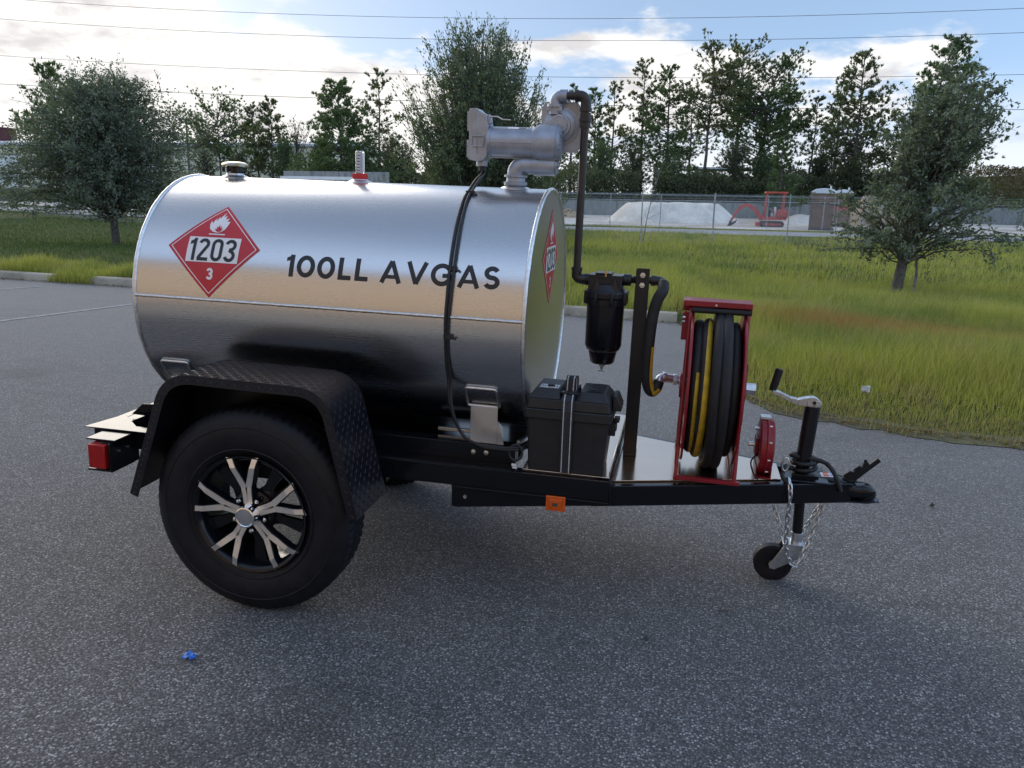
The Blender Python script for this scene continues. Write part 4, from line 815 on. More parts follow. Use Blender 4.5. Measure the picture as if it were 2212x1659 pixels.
# ================================================================== THE PLACE
def sheet(name, pts, m, z=None, label=None, kind='structure'):
    me = bpy.data.meshes.new(name); me.from_pydata([(p[0], p[1], p[2] if len(p) > 2 else z) for p in pts], [], [tuple(range(len(pts)))]); me.materials.append(MATS[m]); me.update()
    if me.polygons[0].normal.z < 0: me.flip_normals()
    o = bpy.data.objects.new(name, me); C.objects.link(o); return tag(o, label, kind=kind)
EDGE = [(-200, 30), (-60, 13.85), (-8.0, 7.87), (0, 6.95), (1.30, 6.80), (1.50, 6.2), (1.58, 5.0), (1.66, 4.1), (1.80, 3.52), (2.02, 3.20), (2.27, 3.08), (2.55, 2.96), (2.80, 2.88), (3.05, 2.84), (3.31, 2.78), (4.5, 2.5), (8, 1.6), (20, -.6), (200, -30)]
EX = np.array([e[0] for e in EDGE]); EY = np.array([e[1] for e in EDGE])
def eedge(x): return np.interp(x, EX, EY)
def sstep(v, a, b): t = np.clip((v-a)/(b-a), 0, 1); return t*t*(3-2*t)
def height(x, y):
    x = np.asarray(x, float); y = np.asarray(y, float); d = y-eedge(x)
    h = np.where(x > 1.25, .03*sstep(d, 0, .9), .055*sstep(d, 0, .35))-.56*sstep(d, 1.5, 15)+.03*np.sin(x*.9+y*.4)*sstep(d, .5, 3)*sstep(y, 36, 30)
    h = h+1.25*sstep(y, 68.5, 69.5)+.35*sstep(y, 70, 90)                      # the fill held by the retaining wall
    h = h+1.0*sstep(x, -10, -22)*sstep(y, 70, 100)*-.55
    h = h+np.maximum(0, 2.6*sstep(y, 70, 88)*sstep(x, 20, 32))
    return h-.004
def ground():
    xs = np.unique(np.concatenate([np.linspace(-400, -40, 25), np.linspace(-40, 40, 161), np.linspace(40, 400, 25)])); ys = np.unique(np.concatenate([np.linspace(-60, 0, 16), np.linspace(0, 24, 97), np.linspace(24, 100, 96), np.linspace(68, 70, 9), np.linspace(100, 600, 20)]))
    X, Y = np.meshgrid(xs, ys); Z = height(X, Y); Z[Y < eedge(X)] = -.03
    V = np.stack([X.ravel(), Y.ravel(), Z.ravel()], 1); nx, ny = len(xs), len(ys); i = np.arange(nx-1)[None, :]+nx*np.arange(ny-1)[:, None]; F = np.stack([i, i+1, i+nx+1, i+nx], -1).reshape(-1, 4)
    me = bpy.data.meshes.new('ground'); me.from_pydata(V.tolist(), [], F.tolist()); me.materials.append(MATS['turf_ground']); me.shade_smooth(); o = bpy.data.objects.new('ground', me); C.objects.link(o); tag(o, kind='structure')
ground()
rng = np.random.default_rng(5)
ed = [(float(a), float(b)) for a, b in zip(EX, EY)]
fine = []
for i in range(len(ed)-1):
    (a, b), (c, d) = ed[i], ed[i+1]; L = math.hypot(c-a, d-b); k = max(1, min(60, int(L/.12))) if -10 < a < 10 else 1
    for j in range(k): t = j/k; w = (0 if a < 1.2 else 1)*.035; fine.append((a+(c-a)*t+rng.normal()*w*.5, b+(d-b)*t+rng.normal()*w))
fine.append(ed[-1]); sheet('asphalt_lot', [(-200, -60)]+[(200, -60)]+fine[::-1], 'asphalt', 0)
# soil showing along the ragged edge of the asphalt
band = [(x, y+.10) for x, y in fine if 1.3 < x < 20]; inner = [(x+rng.normal()*.02, y-.10-abs(rng.normal())*.03) for x, y in fine if 1.3 < x < 20]
sheet('soil_edge', [(x, y, .012) if k < len(band) else (x, y, .004) for k, (x, y) in enumerate(band+inner[::-1])], 'soil')
for a in ([(0, 694), (290, 657)], [(-130, 633), (35, 623)]):
    p, q = hitz(*a[0], 0), hitz(*a[1], 0); d = (q-p)/np.linalg.norm(q-p); n = np.array([-d[1], d[0], 0])*.05; p = p-d*2.5; q = q+d*.3; n = n*.7; sheet('painted_marking', [tuple(k[:2]) for k in (p+n, q+n, q-n, p-n)], 'paint_white_line', .004)
# kerb
def kerb_run(x0, x1, name='kerb'):
    m = MB(); n = max(2, int((x1-x0)/1.5)); r = random.Random(int(x0*10))
    for k in range(n):
        a = x0+(x1-x0)*k/n+.008; b = x0+(x1-x0)*(k+1)/n-.008; ya, yb = float(eedge(a)), float(eedge(b)); dz = r.uniform(-.006, .006)
        m.prism([(a, ya-.02, -.02), (a, ya, .07+dz), (a, ya+.03, .10+dz), (a, ya+.15, .105+dz), (a, ya+.15, -.02)], (b-a, yb-ya, 0))
    o = m.build(name, ['kerb_concrete'], None, .008); tag(o, kind='structure')
kerb_run(-40, -7.55); kerb_run(-6.85, 1.28)
# road and the yard behind it
RP = [(-140, 86, 93), (-75, 61, 66), (-53, 48.5, 54), (-34, 41.5, 46.2), (-20, 39, 43.6), (-5, 38, 42.8), (8, 37.9, 42.6), (20, 38.5, 43.6), (60, 42, 48), (150, 50, 57)]
sheet('road', [(x, a) for x, a, b in RP]+[(x, b) for x, a, b in RP[::-1]], 'road_asphalt', -.455)
sheet('gravel_yard', [(-70, 68), (-40, 51), (-22, 46), (-4, 45), (8, 45.2), (20, 46), (27, 47), (30, 62), (20, 67.8), (-20, 67.8), (-60, 76)], 'gravel_dirt', -.475)
# retaining wall
m = MB(); m.box(-16, 30, 67.9, 68.25, -.6, .72)
for k in range(24): m.box(-16+k*2, -15.94+k*2, 67.885, 67.9, -.6, .715)
tag(m.build('retaining_wall', ['concrete'], None, .01), 'long stained grey concrete retaining wall behind the gravel yard', 'wall')
# ---- leaf meshes
def rand_unit(r, n): v = r.normal(size=(n, 3)); return v/np.linalg.norm(v, axis=1, keepdims=True)
def leaf_mesh(name, P, D, ln, wd, m, parent=None, seed=0):
    """one rhombus per leaf: centre P, long direction D, length ln, width wd (arrays)"""
    r = np.random.default_rng(seed); n = len(P); D = D/np.linalg.norm(D, axis=1, keepdims=True); q = np.cross(D, rand_unit(r, n)); q /= (np.linalg.norm(q, axis=1, keepdims=True)+1e-9)
    a = P-D*ln[:, None]/2; b = P+D*ln[:, None]/2; c = P+q*wd[:, None]/2; d = P-q*wd[:, None]/2
    V = np.stack([a, c, b, d], 1).reshape(-1, 3); me = bpy.data.meshes.new(name); me.vertices.add(4*n); me.vertices.foreach_set('co', V.astype(np.float32).ravel())
    me.loops.add(4*n); me.loops.foreach_set('vertex_index', np.arange(4*n, dtype=np.int32)); me.polygons.add(n); me.polygons.foreach_set('loop_start', np.arange(0, 4*n, 4, dtype=np.int32)); me.update(calc_edges=True)
    me.materials.append(MATS[m]); o = bpy.data.objects.new(name, me); C.objects.link(o)
    if parent: o.parent = parent
    return o
def limb_mesh(name, limbs, m, parent, n=6):
    b = MB()
    for pts, r0, r1 in limbs: k = len(pts); b.tube(pts, [r0+(r1-r0)*i/(k-1) for i in range(k)], n)
    return b.build(name, [m], parent, 0, 60, recalc=False)
def qb(a, b, c, n): t = np.linspace(0, 1, n)[:, None]; return a*(1-t)**2+2*b*t*(1-t)+c*t*t
def broad_tree(name, label, base, H, trunk_h, trunk_r, env, width, nb, leaves, leaf, seed, leafmat, barkmat, droop=0, up=.5, group=None, lean=(0, 0), surf=.55, sigma=.12, cat='tree', squash=1.0, start=(.25, .85)):
    """env: crown half-width (0..1) at crown heights 0..1; branches run from the trunk to points inside that outline"""
    r = np.random.default_rng(seed); T_ = empty(name, tuple(base), label, cat, group); lean = np.array([lean[0], lean[1], 0])
    ex = np.linspace(0, 1, len(env)); limbs = []; P = []; D = []
    top = np.array([lean[0], lean[1], H*.9]); tr = qb(np.zeros(3)-[0, 0, .1], np.array([lean[0]*.2, lean[1]*.2, H*.45]), top, 9); ph = r.uniform(0, 6, 4)
    limbs.append((tr.tolist(), trunk_r, trunk_r*.16))
    for i in range(nb):
        h = r.uniform(0, 1)**.8; a = r.uniform(0, 2*PI); e = np.interp(h, ex, env)*width*(1+.16*math.sin(2*a+ph[0])+.12*math.sin(3*a+ph[1]+h*4)+.10*r.normal())
        rad_ = e*(surf+(1-surf)*r.uniform()**.5 if r.uniform() < .75 else r.uniform(.1, 1)); tip = np.array([rad_*math.cos(a), rad_*math.sin(a)*squash, trunk_h+h*(H-trunk_h)])+lean*h
        s = np.clip(h*r.uniform(*start), .0, .95); k = (trunk_h*.8+(H*.9-trunk_h*.8)*s)/(H); st = tr[0]*(1-k)**2+2*k*(1-k)*np.array([lean[0]*.2, lean[1]*.2, H*.45])+k*k*top
        mid = (st+tip)/2+np.array([0, 0, up*np.linalg.norm(tip-st)*.5])+r.normal(size=3)*.08*width
        if droop: tip = tip-np.array([0, 0, droop*r.uniform(.2, 1)*rad_/width*H*.2])
        c = qb(st, mid, tip, 9)+np.concatenate([np.zeros((1, 3)), r.normal(size=(8, 3))*.018*width]); limbs.append((c.tolist(), trunk_r*r.uniform(.10, .22), .003))
        nl = int(leaves*r.uniform(.6, 1.4)); t = r.uniform(.30, 1.0, nl)**.75; seg = t*8; i0 = np.minimum(seg.astype(int), 7); f = (seg-i0)[:, None]; p = c[i0]*(1-f)+c[i0+1]*f
        nt = 7; tw = r.normal(size=(nt, 3))*sigma*width*1.0; tt = r.uniform(.3, 1, nt)                      # side twigs
        j = r.integers(0, nt, nl); kq = r.uniform(0, 1, nl)[:, None]; q0 = c[np.minimum((tt*8).astype(int), 8)][j]; w = r.uniform(size=nl) < .72
        p2 = q0+tw[j]*kq; p = np.where(w[:, None], p2, p)+r.normal(size=(nl, 3))*.022*width*.8
        for g in range(0, nt, 2): q = c[min(int(tt[g]*8), 8)]; limbs.append(([q.tolist(), (q+tw[g]*.55+r.normal(size=3)*.01).tolist(), (q+tw[g]).tolist()], .005, .002))
        P.append(p); D.append(rand_unit(r, nl)+np.where(w[:, None], tw[j], c[8]-c[4])*1.2)
    P = np.concatenate(P); D = np.concatenate(D); k = P[:, 2] > .15; P, D = P[k], D[k]; n = len(P)
    limb_mesh('trunk', limbs, barkmat, T_, 6); leaf_mesh('crown', P, D, leaf*r.uniform(.7, 1.4, n), leaf*r.uniform(.32, .6, n), leafmat, T_, seed); return T_
def pine(name, label, base, H, crown0, width, seed, shape='cone', dens=1.0, lean=(0, 0), leafmat='pine_needle', group='pines and other trees behind the gravel yard', tuft=.33, fork=None, bark='bark_pine', cat='pine tree'):
    r = np.random.default_rng(seed); T_ = empty(name, tuple(base), label, cat, group); P = []; D = []; limbs = []
    def stem(a, b, r0, c0, w, frac):
        a, b = np.array(a, float), np.array(b, float); L = np.linalg.norm(b-a); n = 10; t = np.linspace(0, 1, n)[:, None]; c = a+(b-a)*t+np.concatenate([np.zeros((1, 3)), np.cumsum(r.normal(size=(n-1, 3))*[.05, .05, 0], 0)]); limbs.append((c.tolist(), r0, r0*.15))
        nb = int(L*(1-c0)*8.5*dens)
        for i in range(nb):
            h = c0+(1-c0)*(i+r.uniform())/nb; q = (h-c0)/(1-c0)
            w_ = w*1.65; e = {'cone': (1-q)**.8*.95+.10, 'round': math.sin(PI*min(1, .12+q*.85))**.7, 'flat': .45+.6*math.sin(PI*min(1, q*.9+.1)), 'thin': (1-q)**.6*.7+.12}[shape]*w_*r.uniform(.45, 1.15)
            an = r.uniform(0, 2*PI); k = h*(n-1); i0 = min(int(k), n-2); st = c[i0]+(c[i0+1]-c[i0])*(k-i0); rise = r.uniform(.15, .75)*e+(.4*e if q > .8 else 0)
            tip = st+np.array([math.cos(an)*e, math.sin(an)*e, rise]); mid = (st+tip)/2+np.array([0, 0, -.10*e])+r.normal(size=3)*.06*e; bc = qb(st, mid, tip, 5); limbs.append((bc.tolist(), .012+.012*e, .006))
            nt = max(2, int(e*4.2*dens))+2
            for j in range(nt):
                tt = r.uniform(.45, 1) if j else 1.0; k2 = tt*4; j0 = min(int(k2), 3); cc = bc[j0]+(bc[j0+1]-bc[j0])*(k2-j0)+r.normal(size=3)*.12*e*np.array([1, 1, .5]); nn = 24
                d = rand_unit(r, nn)*.8+(tip-st)/max(e, .1)*.7+np.array([0, 0, .45]); d /= np.linalg.norm(d, axis=1, keepdims=True); P.append(cc+d*tuft*.5*r.uniform(.1, 1.3, nn)[:, None]); D.append(d)
    stem((0, 0, -.1), (lean[0], lean[1], H), .012*H+.03, crown0, width, 1)
    if fork:
        for (hx, tx, tz, w) in fork: stem((lean[0]*hx/H, 0, hx), (tx, 0.3, tz), .007*H, .35, w, 1)
    P = np.concatenate(P); D = np.concatenate(D); n = len(P); limb_mesh('trunk', limbs, bark, T_, 5)
    leaf_mesh('crown', P, D, tuft*r.uniform(.6, 1.2, n)*.8, tuft*r.uniform(.10, .22, n), leafmat, T_, seed); return T_
def D3(px, ybase, z): return hitz(px, ybase, z)
# the two young oaks and the tall brush tree between them
b = hitz(250, 521, -.22); b[2] = float(height(b[0], b[1]))
broad_tree('oak_tree', 'broad round-headed small oak with drooping grey-green twigs at the far left', b, 4.75, .95, .12, (.80, 1.0, 1.0, .93, .84, .70, .52, .26), 3.05, 430, 150, .085, 11, 'oak_leaf', 'bark', .75, .55, 'young oaks on the verge', sigma=.10)
b = hitz(1937, 598, -.12); b[2] = float(height(b[0], b[1]))
broad_tree('oak_tree', 'small twin-stemmed oak on the grass verge at the right, sparse and spreading', b, 4.35, .85, .115, (.70, 1.0, .98, .80, .50, .46, .46, .40, .22), 2.15, 135, 175, .080, 23, 'oak_leaf', 'bark', .30, .40, 'young oaks on the verge', (.75, 0), sigma=.105)
q = bpy.data.objects['oak_tree.001']; limb_mesh('second_stem', [([(.34, 0, -.05), (.36, .05, .5), (.30, .05, .9), (.35, 0, 1.6)], .032, .02)], 'bark_pale', q)
b = np.array([float(hity(1040, 300, 25)[0]), 25.0, 0]); b[2] = float(height(b[0], b[1]))
broad_tree('brush_tree', 'tall dense upswept tree with feathery top standing behind the pump', b, 7.35, .3, .14, (.90, 1, 1, 1, .97, .90, .80, .62, .34), 2.95, 820, 165, .092, 31, 'brush_leaf', 'bark', 0, -.15, None, sigma=.06, surf=.35, start=(.05, .55))
# pines: (pixel column, pixel row of the top, depth, crown start, half-width, shape, density, seed, lean, material)
PL = [(105, 152, 44, .30, 1.15, 'round', 1.5, 1, 0, 'pine_green', 'rounded dark pine rising behind the left oak'),
      (470, 246, 88, .35, 2.9, 'flat', 1.5, 2, 0, 'pine_green', 'flat-topped green pine right of the left oak'),
      (540, 232, 80, .25, 1.5, 'thin', 1.3, 3, -.8, 'pine_needle', 'thin pine leaning left above the cream building'),
      (583, 220, 78, .15, 1.7, 'cone', 1.5, 4, 0, 'pine_needle', 'slim pointed pine left of the bare spreading tree'),
      (732, 182, 66, .05, 2.6, 'cone', 1.9, 5, 0, 'pine_green', 'full cone-shaped pine behind the level gauge'),
      (812, 166, 68, .22, 2.0, 'thin', 1.0, 6, 0, 'pine_needle', 'wispy see-through pine left of the tall feathery tree'),
      (1290, 196, 78, .15, 1.3, 'thin', 1.3, 7, 0, 'pine_green', 'narrow yellow-green pine touching the black pipe'),
      (1330, 182, 84, .20, 1.7, 'thin', 1.0, 8, 0, 'pine_needle', 'narrow pine second from the black pipe'),
      (1395, 138, 80, .22, 2.0, 'thin', 1.1, 9, 0, 'pine_needle', 'tall open pine left of the densest grove'),
      (1452, 146, 78, .25, 2.0, 'cone', 1.25, 10, 0, 'pine_green', 'pine with layered boughs between two taller ones'),
      (1548, 112, 76, .42, 2.1, 'round', 1.25, 11, .4, 'pine_needle', 'tall dark pine with long bare trunk above the white pile'),
      (1606, 108, 80, .45, 2.2, 'round', 1.1, 12, 0, 'pine_needle', 'tall pine just right of the darkest crown'),
      (1672, 150, 78, .10, 2.4, 'flat', 1.3, 13, 1.2, 'pine_green', 'forked pine with a limb sweeping out to the right'),
      (1700, 300, 66, .10, 1.0, 'cone', 1.4, 14, 0, 'pine_green', 'small pointed pine above the red digger'),
      (1768, 214, 76, .35, 1.3, 'thin', .9, 15, 0, 'pine_needle', 'slender thin-crowned pine left of the right oak'),
      (1872, 116, 72, .20, 2.2, 'cone', 1.4, 16, 0, 'pine_needle', 'tall pine directly behind the left half of the right oak'),
      (2065, 88, 70, .22, 2.5, 'cone', 1.8, 17, -.5, 'pine_green', 'tallest dense pine behind the right oak'),
      (1238, 188, 82, .15, 1.5, 'cone', 1.0, 19, 0, 'pine_needle', 'pine half hidden behind the pump and the black pipe'),
      (1500, 196, 86, .12, 1.9, 'cone', 1.0, 20, 0, 'pine_green', 'shorter pine left of the tall bare-trunked one'),
      (1822, 186, 80, .15, 1.7, 'thin', 1.0, 22, 0, 'pine_green', 'open pine at the left edge of the right oak'),
      (2005, 176, 82, .15, 1.8, 'cone', 1.0, 23, 0, 'pine_needle', 'pine just left of the tallest one behind the right oak'),
      (1940, 250, 74, .25, 1.6, 'thin', 1.0, 18, 0, 'pine_needle', 'low pine between the two tall ones behind the right oak')]
for (px, py, Y, c0, w, shp, dn, sd, ln_, mt_, lab) in PL:
    tip = hity(px, py, Y); z0 = float(height(tip[0], Y)); H = tip[2]-z0
    fk = [(H*.30, 3.4, H*.62, 1.5), (H*.36, 2.2, H*.80, 1.3)] if sd == 13 else ([(H*.35, 1.0, H*.75, 1.2)] if sd == 12 else None)
    pine('pine_tree', lab, (tip[0]-ln_, Y, z0), H, c0, w, sd, shp, dn, (ln_, 0), mt_, fork=fk)
b = hity(640, 300, 82); b[2] = float(height(b[0], 82))
broad_tree('bare_tree', 'thin-leaved spreading tree with dark forked limbs above the cream building', b, hity(640, 250, 82)[2]-b[2], 2.2, .16, (.35, .8, 1, .95, .8, .4), 2.4, 70, 26, .16, 41, 'brown_leaf', 'steel_dark', 0, .35, sigma=.12)
for k, (px, py, w, lm, lab) in enumerate([(440, 268, 1.9, 'shrub_leaf', 'dark bushy tree behind the left oak beside the far pole'), (870, 300, 1.8, 'shrub_leaf', 'dark bushy tree at the left foot of the tall feathery tree'), (690, 300, 1.6, 'shrub_leaf', 'dark bushy tree at the left foot of the cone-shaped pine'), (520, 318, 1.6, 'shrub_leaf', 'low dark bushy tree in front of the cream building, below the slim pines'), (615, 296, 1.7, 'pine_green', 'green bushy tree under the bare spreading tree'), (780, 306, 1.8, 'pine_green', 'green bushy tree between the cone-shaped pine and the wispy one'), (838, 282, 1.7, 'shrub_leaf', 'tall dark bushy tree right of the wispy pine'), (1300, 300, 1.9, 'pine_green', 'green bushy tree just right of the black pipe'), (1370, 312, 1.8, 'shrub_leaf', 'dark bushy tree above the left end of the white pile'), (1450, 318, 2.0, 'pine_green', 'green bushy tree above the middle of the white pile'), (1590, 300, 2.2, 'shrub_leaf', 'dark bushy tree above the digger arm'), (1655, 322, 1.5, 'pine_green', 'green bushy tree above the digger canopy'), (1775, 330, 1.5, 'shrub_leaf', 'dark bushy tree above the white-roofed toilet'), (1850, 300, 2.0, 'shrub_leaf', 'dark bushy tree behind the left side of the right oak'), (2000, 290, 2.2, 'shrub_leaf', 'dark bushy tree behind the right side of the right oak')]):
    Y = 74; tp = hity(px, py, Y); z0 = float(height(tp[0], Y)); broad_tree('bushy_tree', lab, (tp[0], Y, z0), tp[2]-z0, .4, .12, (.8, 1, 1, .9, .7, .35), w, 110, 60, .17, 50+k, lm, 'bark_pine', 0, .2, 'bushy trees along the wood edge', sigma=.13)
# undergrowth
def thicket(name, x0, x1, y0, y1, htop, n, seed, lm, leaf=.2, kind='stuff', label=None, hvar=.5):
    r = np.random.default_rng(seed); x = r.uniform(x0, x1, n); y = r.uniform(y0, y1, n); lum = htop*(1-hvar*.5+hvar*.5*(np.sin(x*1.1+seed)*.5+np.sin(x*.43+seed*2)*.5+.4*np.sin(x*2.9+y))); z = height(x, y)+lum*r.uniform(0, 1, n)**.65
    o = leaf_mesh(name, np.stack([x, y, z], 1), rand_unit(r, n)+[0, 0, .5], leaf*r.uniform(.6, 1.5, n), leaf*r.uniform(.3, .7, n), lm, None, seed); return tag(o, label, kind=kind)
thicket('undergrowth', -2, 16, 71, 77, 3.2, 26000, 61, 'shrub_leaf', .22)
thicket('undergrowth', -34, -3, 70, 76, 3.1, 40000, 62, 'shrub_leaf', .22)
thicket('undergrowth', 14, 25, 71, 78, 2.9, 15000, 63, 'shrub_leaf', .22)
thicket('undergrowth', 25, 50, 74, 92, 1.3, 16000, 64, 'brown_leaf', .24)
thicket('undergrowth', 20.5, 34, 47, 53, 1.7, 14000, 65, 'shrub_leaf', .15)
thicket('undergrowth', -2, 26, 68.4, 71, .45, 10000, 66, 'brown_leaf', .18, hvar=.8)
# ---- chain-link fences
def fence(name, label, pts, top, ext, ps, mesh_step, pr=.022):
    T_ = empty(name, (float(pts[0][0]), float(pts[0][1]), float(pts[0][2])), label, 'fence'); o0 = np.array(pts[0]); P = [np.array(p)-o0 for p in pts]; L = [0]
    for a, b in zip(P, P[1:]): L.append(L[-1]+np.linalg.norm(b-a))
    def at(s):
        for i in range(len(P)-1):
            if L[i+1] >= s: return P[i]+(P[i+1]-P[i])*(s-L[i])/(L[i+1]-L[i])
        return P[-1]
    for s in ps:
        p = at(s); b = MB(); b.cyl(p-[0, 0, .1], p+[0, 0, top+ext], pr, n=10); b.lathe([(top+ext, pr*1.2), (top+ext+.03, pr*.9), (top+ext+.04, 0)], p, (0, 0, 1), 10); b.build('post', ['galvanised'], T_)
    b = MB(); b.tube([tuple(at(s)+[0, 0, top]) for s in np.linspace(0, L[-1], max(3, len(P)*3))], pr*.8, 8); b.build('top_rail', ['galvanised'], T_)
    if ext: 
        b = MB()
        for k in (.33, .66, .95): b.tube([tuple(at(s)+[0, -.03, top+ext*k]) for s in np.linspace(0, L[-1], 8)], .004, 4)
        b.build('barbed_wire', ['galvanised'], T_)
    b = MB(); s = 0; w = .0028
    while s < L[-1]-top:
        for d in (1, -1):
            p = at(s if d > 0 else s+top); q = at(s+top if d > 0 else s); b.add([p+[0, 0, .03]-[w, 0, 0], p+[0, 0, .03]+[w, 0, 0], q+[0, 0, top]+[w, 0, 0], q+[0, 0, top]-[w, 0, 0]], [(0, 1, 2, 3)])
        s += mesh_step
    b.build('chain_mesh', ['galvanised'], T_, 0, 0, False)
zf_ = -.5
near = [hitz(x, y, zf_) for x, y in ((-60, 452), (101, 463), (228, 479), (700, 506))]+[hitz(x, y, zf_) for x, y in ((1383, 528), (1538, 528), (1698, 530), (1858, 532), (2030, 533), (2212, 535), (2500, 540))]
Ln = [0]
for a, c in zip(near, near[1:]): Ln.append(Ln[-1]+np.linalg.norm(c-a))
fence('chain_link_fence', 'nearer chain-link fence with tall posts standing in the grass before the road', near, 1.62, .27, [Ln[1], Ln[2], (Ln[2]+Ln[3])/2, Ln[3], Ln[3]+4.1, Ln[3]+8.2]+Ln[4:10], .09)
fp = [hitz(x, y, -.47) for x, y in ((1120, 484), (1210, 487), (1317, 488), (1425, 490), (1539, 491.5), (1655, 494), (1775, 499), (1900, 503), (2000, 505))]; Lf = [0]
for a, c in zip(fp, fp[1:]): Lf.append(Lf[-1]+np.linalg.norm(c-a))
fence('chain_link_fence', 'farther chain-link fence just beyond the road, before the white pile', fp, 1.78, .0, Lf[1:-1]+[Lf[6]+.7], .10, .024)
# ---- heaps in the yard
def heap(name, label, cx, cy, rx, ry, h, m, seed, flatk=.6, z=-.48, cat='pile'):
    n, k = 64, 16; vs = []; fs = []
    for j in range(k+1):
        q = j/k
        for i in range(n):
            a = 2*PI*i/n; e = 1+.10*mnoise.noise(Vector((math.cos(a)*1.5+seed, math.sin(a)*1.5, 0))); x = math.cos(a)*rx*q*e; y = math.sin(a)*ry*q*e
            zz = h*min(1, (1-q)/(1-flatk))**1.0*(1+.10*mnoise.noise(Vector((x*.9, y*.9, seed))))+.05*mnoise.noise(Vector((x*3, y*3, seed)))*(1-q)
            vs.append((x, y, max(zz, -.02) if j < k else -.05))
    for j in range(k):
        for i in range(n): fs.append((j*n+i, (j+1)*n+i, (j+1)*n+(i+1) % n, j*n+(i+1) % n))
    b = MB(); b.add(vs, fs); o = b.build(name, [m], None, 0, 70); o.location = (cx, cy, z); return tag(o, label, cat)
heap('gravel_pile', 'large flat-topped pile of white crushed stone behind the two fences', .15, 56, 4.7, 3.4, 1.22, 'gravel', 3, .70)
heap('sand_pile', 'small orange sand heap beside the tank end at the foot of the wall', -7.6, 60, 1.3, 1.0, .62, 'sand', 5, .1)
heap('sand_pile', 'tan dirt mound behind the portable toilet', 13.4, 57, 2.4, 2.2, 1.9, 'sand', 7, .3)
heap('gravel_pile', 'low spread of pale gravel right of the red digger', 9.4, 60, 2.4, 1.6, .55, 'gravel_dirt', 9, .2)
# ---- mini digger
K = hitz(1665, 490, -.48); E0 = empty('mini_excavator', tuple(K), 'small red tracked digger with canopy and its arm resting on the ground to the left', 'digger')
e = MB()
def stad(x0, x1, z0, z1, y, n=8):
    r = (z1-z0)/2; return [(x1-r+r*math.cos(a), y, (z0+z1)/2+r*math.sin(a)) for a in [-PI/2+PI*k/n for k in range(n+1)]]+[(x0+r+r*math.cos(a), y, (z0+z1)/2+r*math.sin(a)) for a in [PI/2+PI*k/n for k in range(n+1)]]
for y in (-.55, .30):
    tr_ = MB(); tr_.prism(stad(-.72, .70, 0, .34, y), (0, .25, 0))
    for k in range(26): xk = -.60+k*.048; tr_.box(xk, xk+.02, y-.005, y+.255, .338, .352)
    tr_.build('track', ['steel_dark'], E0, .01)
e.box(-.55, .55, -.28, .28, .12, .34); e.box(-.50, .50, -.56, -.552, .10, .22); e.box(-.92, -.66, -.5, .5, .06, .26); e.build('undercarriage', ['digger_red'], E0, .02)
e = MB(); e.box(-.55, .80, -.45, .45, .42, .60); e.prism([(.25, -.45, .60), (.30, -.45, .98), (.45, -.45, 1.04), (.88, -.45, 1.02), (.92, -.45, .62), (.80, -.45, .50)], (0, .9, 0)); e.box(.40, .86, -.452, -.45, .66, .90); e.box(.05, .10, -.38, -.30, .6, .95); e.build('body', ['digger_red'], E0, .03)
e = MB(); e.box(-.20, .18, -.2, .25, .60, .80); e.box(.12, .22, -.2, .25, .78, 1.18); e.box(-.28, -.10, -.28, .3, .60, 1.0, 1); e.build('seat', ['white_plastic', 'black_plastic'], E0, .03)
e = MB()
for y in (-.38, .38): e.bar((-.45, y, .58), (-.36, y, 1.98), .07, .07); e.bar((.62, y, 1.0), (.60, y, 1.98), .07, .07)
e.box(-.48, .80, -.46, .46, 1.97, 2.07); e.bar((-.42, -.38, 1.30), (-.42, .38, 1.30), .05, .05); e.build('canopy', ['digger_red'], E0, .015)
e = MB(); bp = [(-.62, .50), (-.95, .95), (-1.35, 1.25), (-1.75, 1.22)]
for a, c, w in zip(bp, bp[1:], (.20, .22, .17)): e.bar((a[0], 0, a[1]), (c[0], 0, c[1]), .14, w)
e.box(-.75, -.5, -.12, .12, .40, .68); e.build('boom', ['digger_red'], E0, .02)
e = MB(); e.bar((-1.70, 0, 1.27), (-2.02, 0, .92), .12, .20); e.bar((-2.0, 0, 1.0), (-2.42, 0, .20), .11, .15); e.build('dipper_arm', ['digger_red'], E0, .02)
e = MB(); e.prism([(-2.42, -.18, .34), (-2.50, -.18, .10), (-2.62, -.18, -.02), (-2.34, -.18, .02), (-2.08, -.18, .20), (-2.02, -.18, .38), (-2.14, -.18, .30), (-2.30, -.18, .20)], (0, .36, 0)); e.build('bucket', ['steel_dark'], E0, .01)
e = MB(); e.bar((-.72, 0, .62), (-1.20, 0, 1.05), .06, .06); e.bar((-1.45, 0, 1.40), (-1.98, 0, 1.12), .05, .05); e.bar((-2.12, 0, .92), (-2.30, 0, .45), .05, .05); e.build('hydraulic_ram', ['steel_dark'], E0, .005)
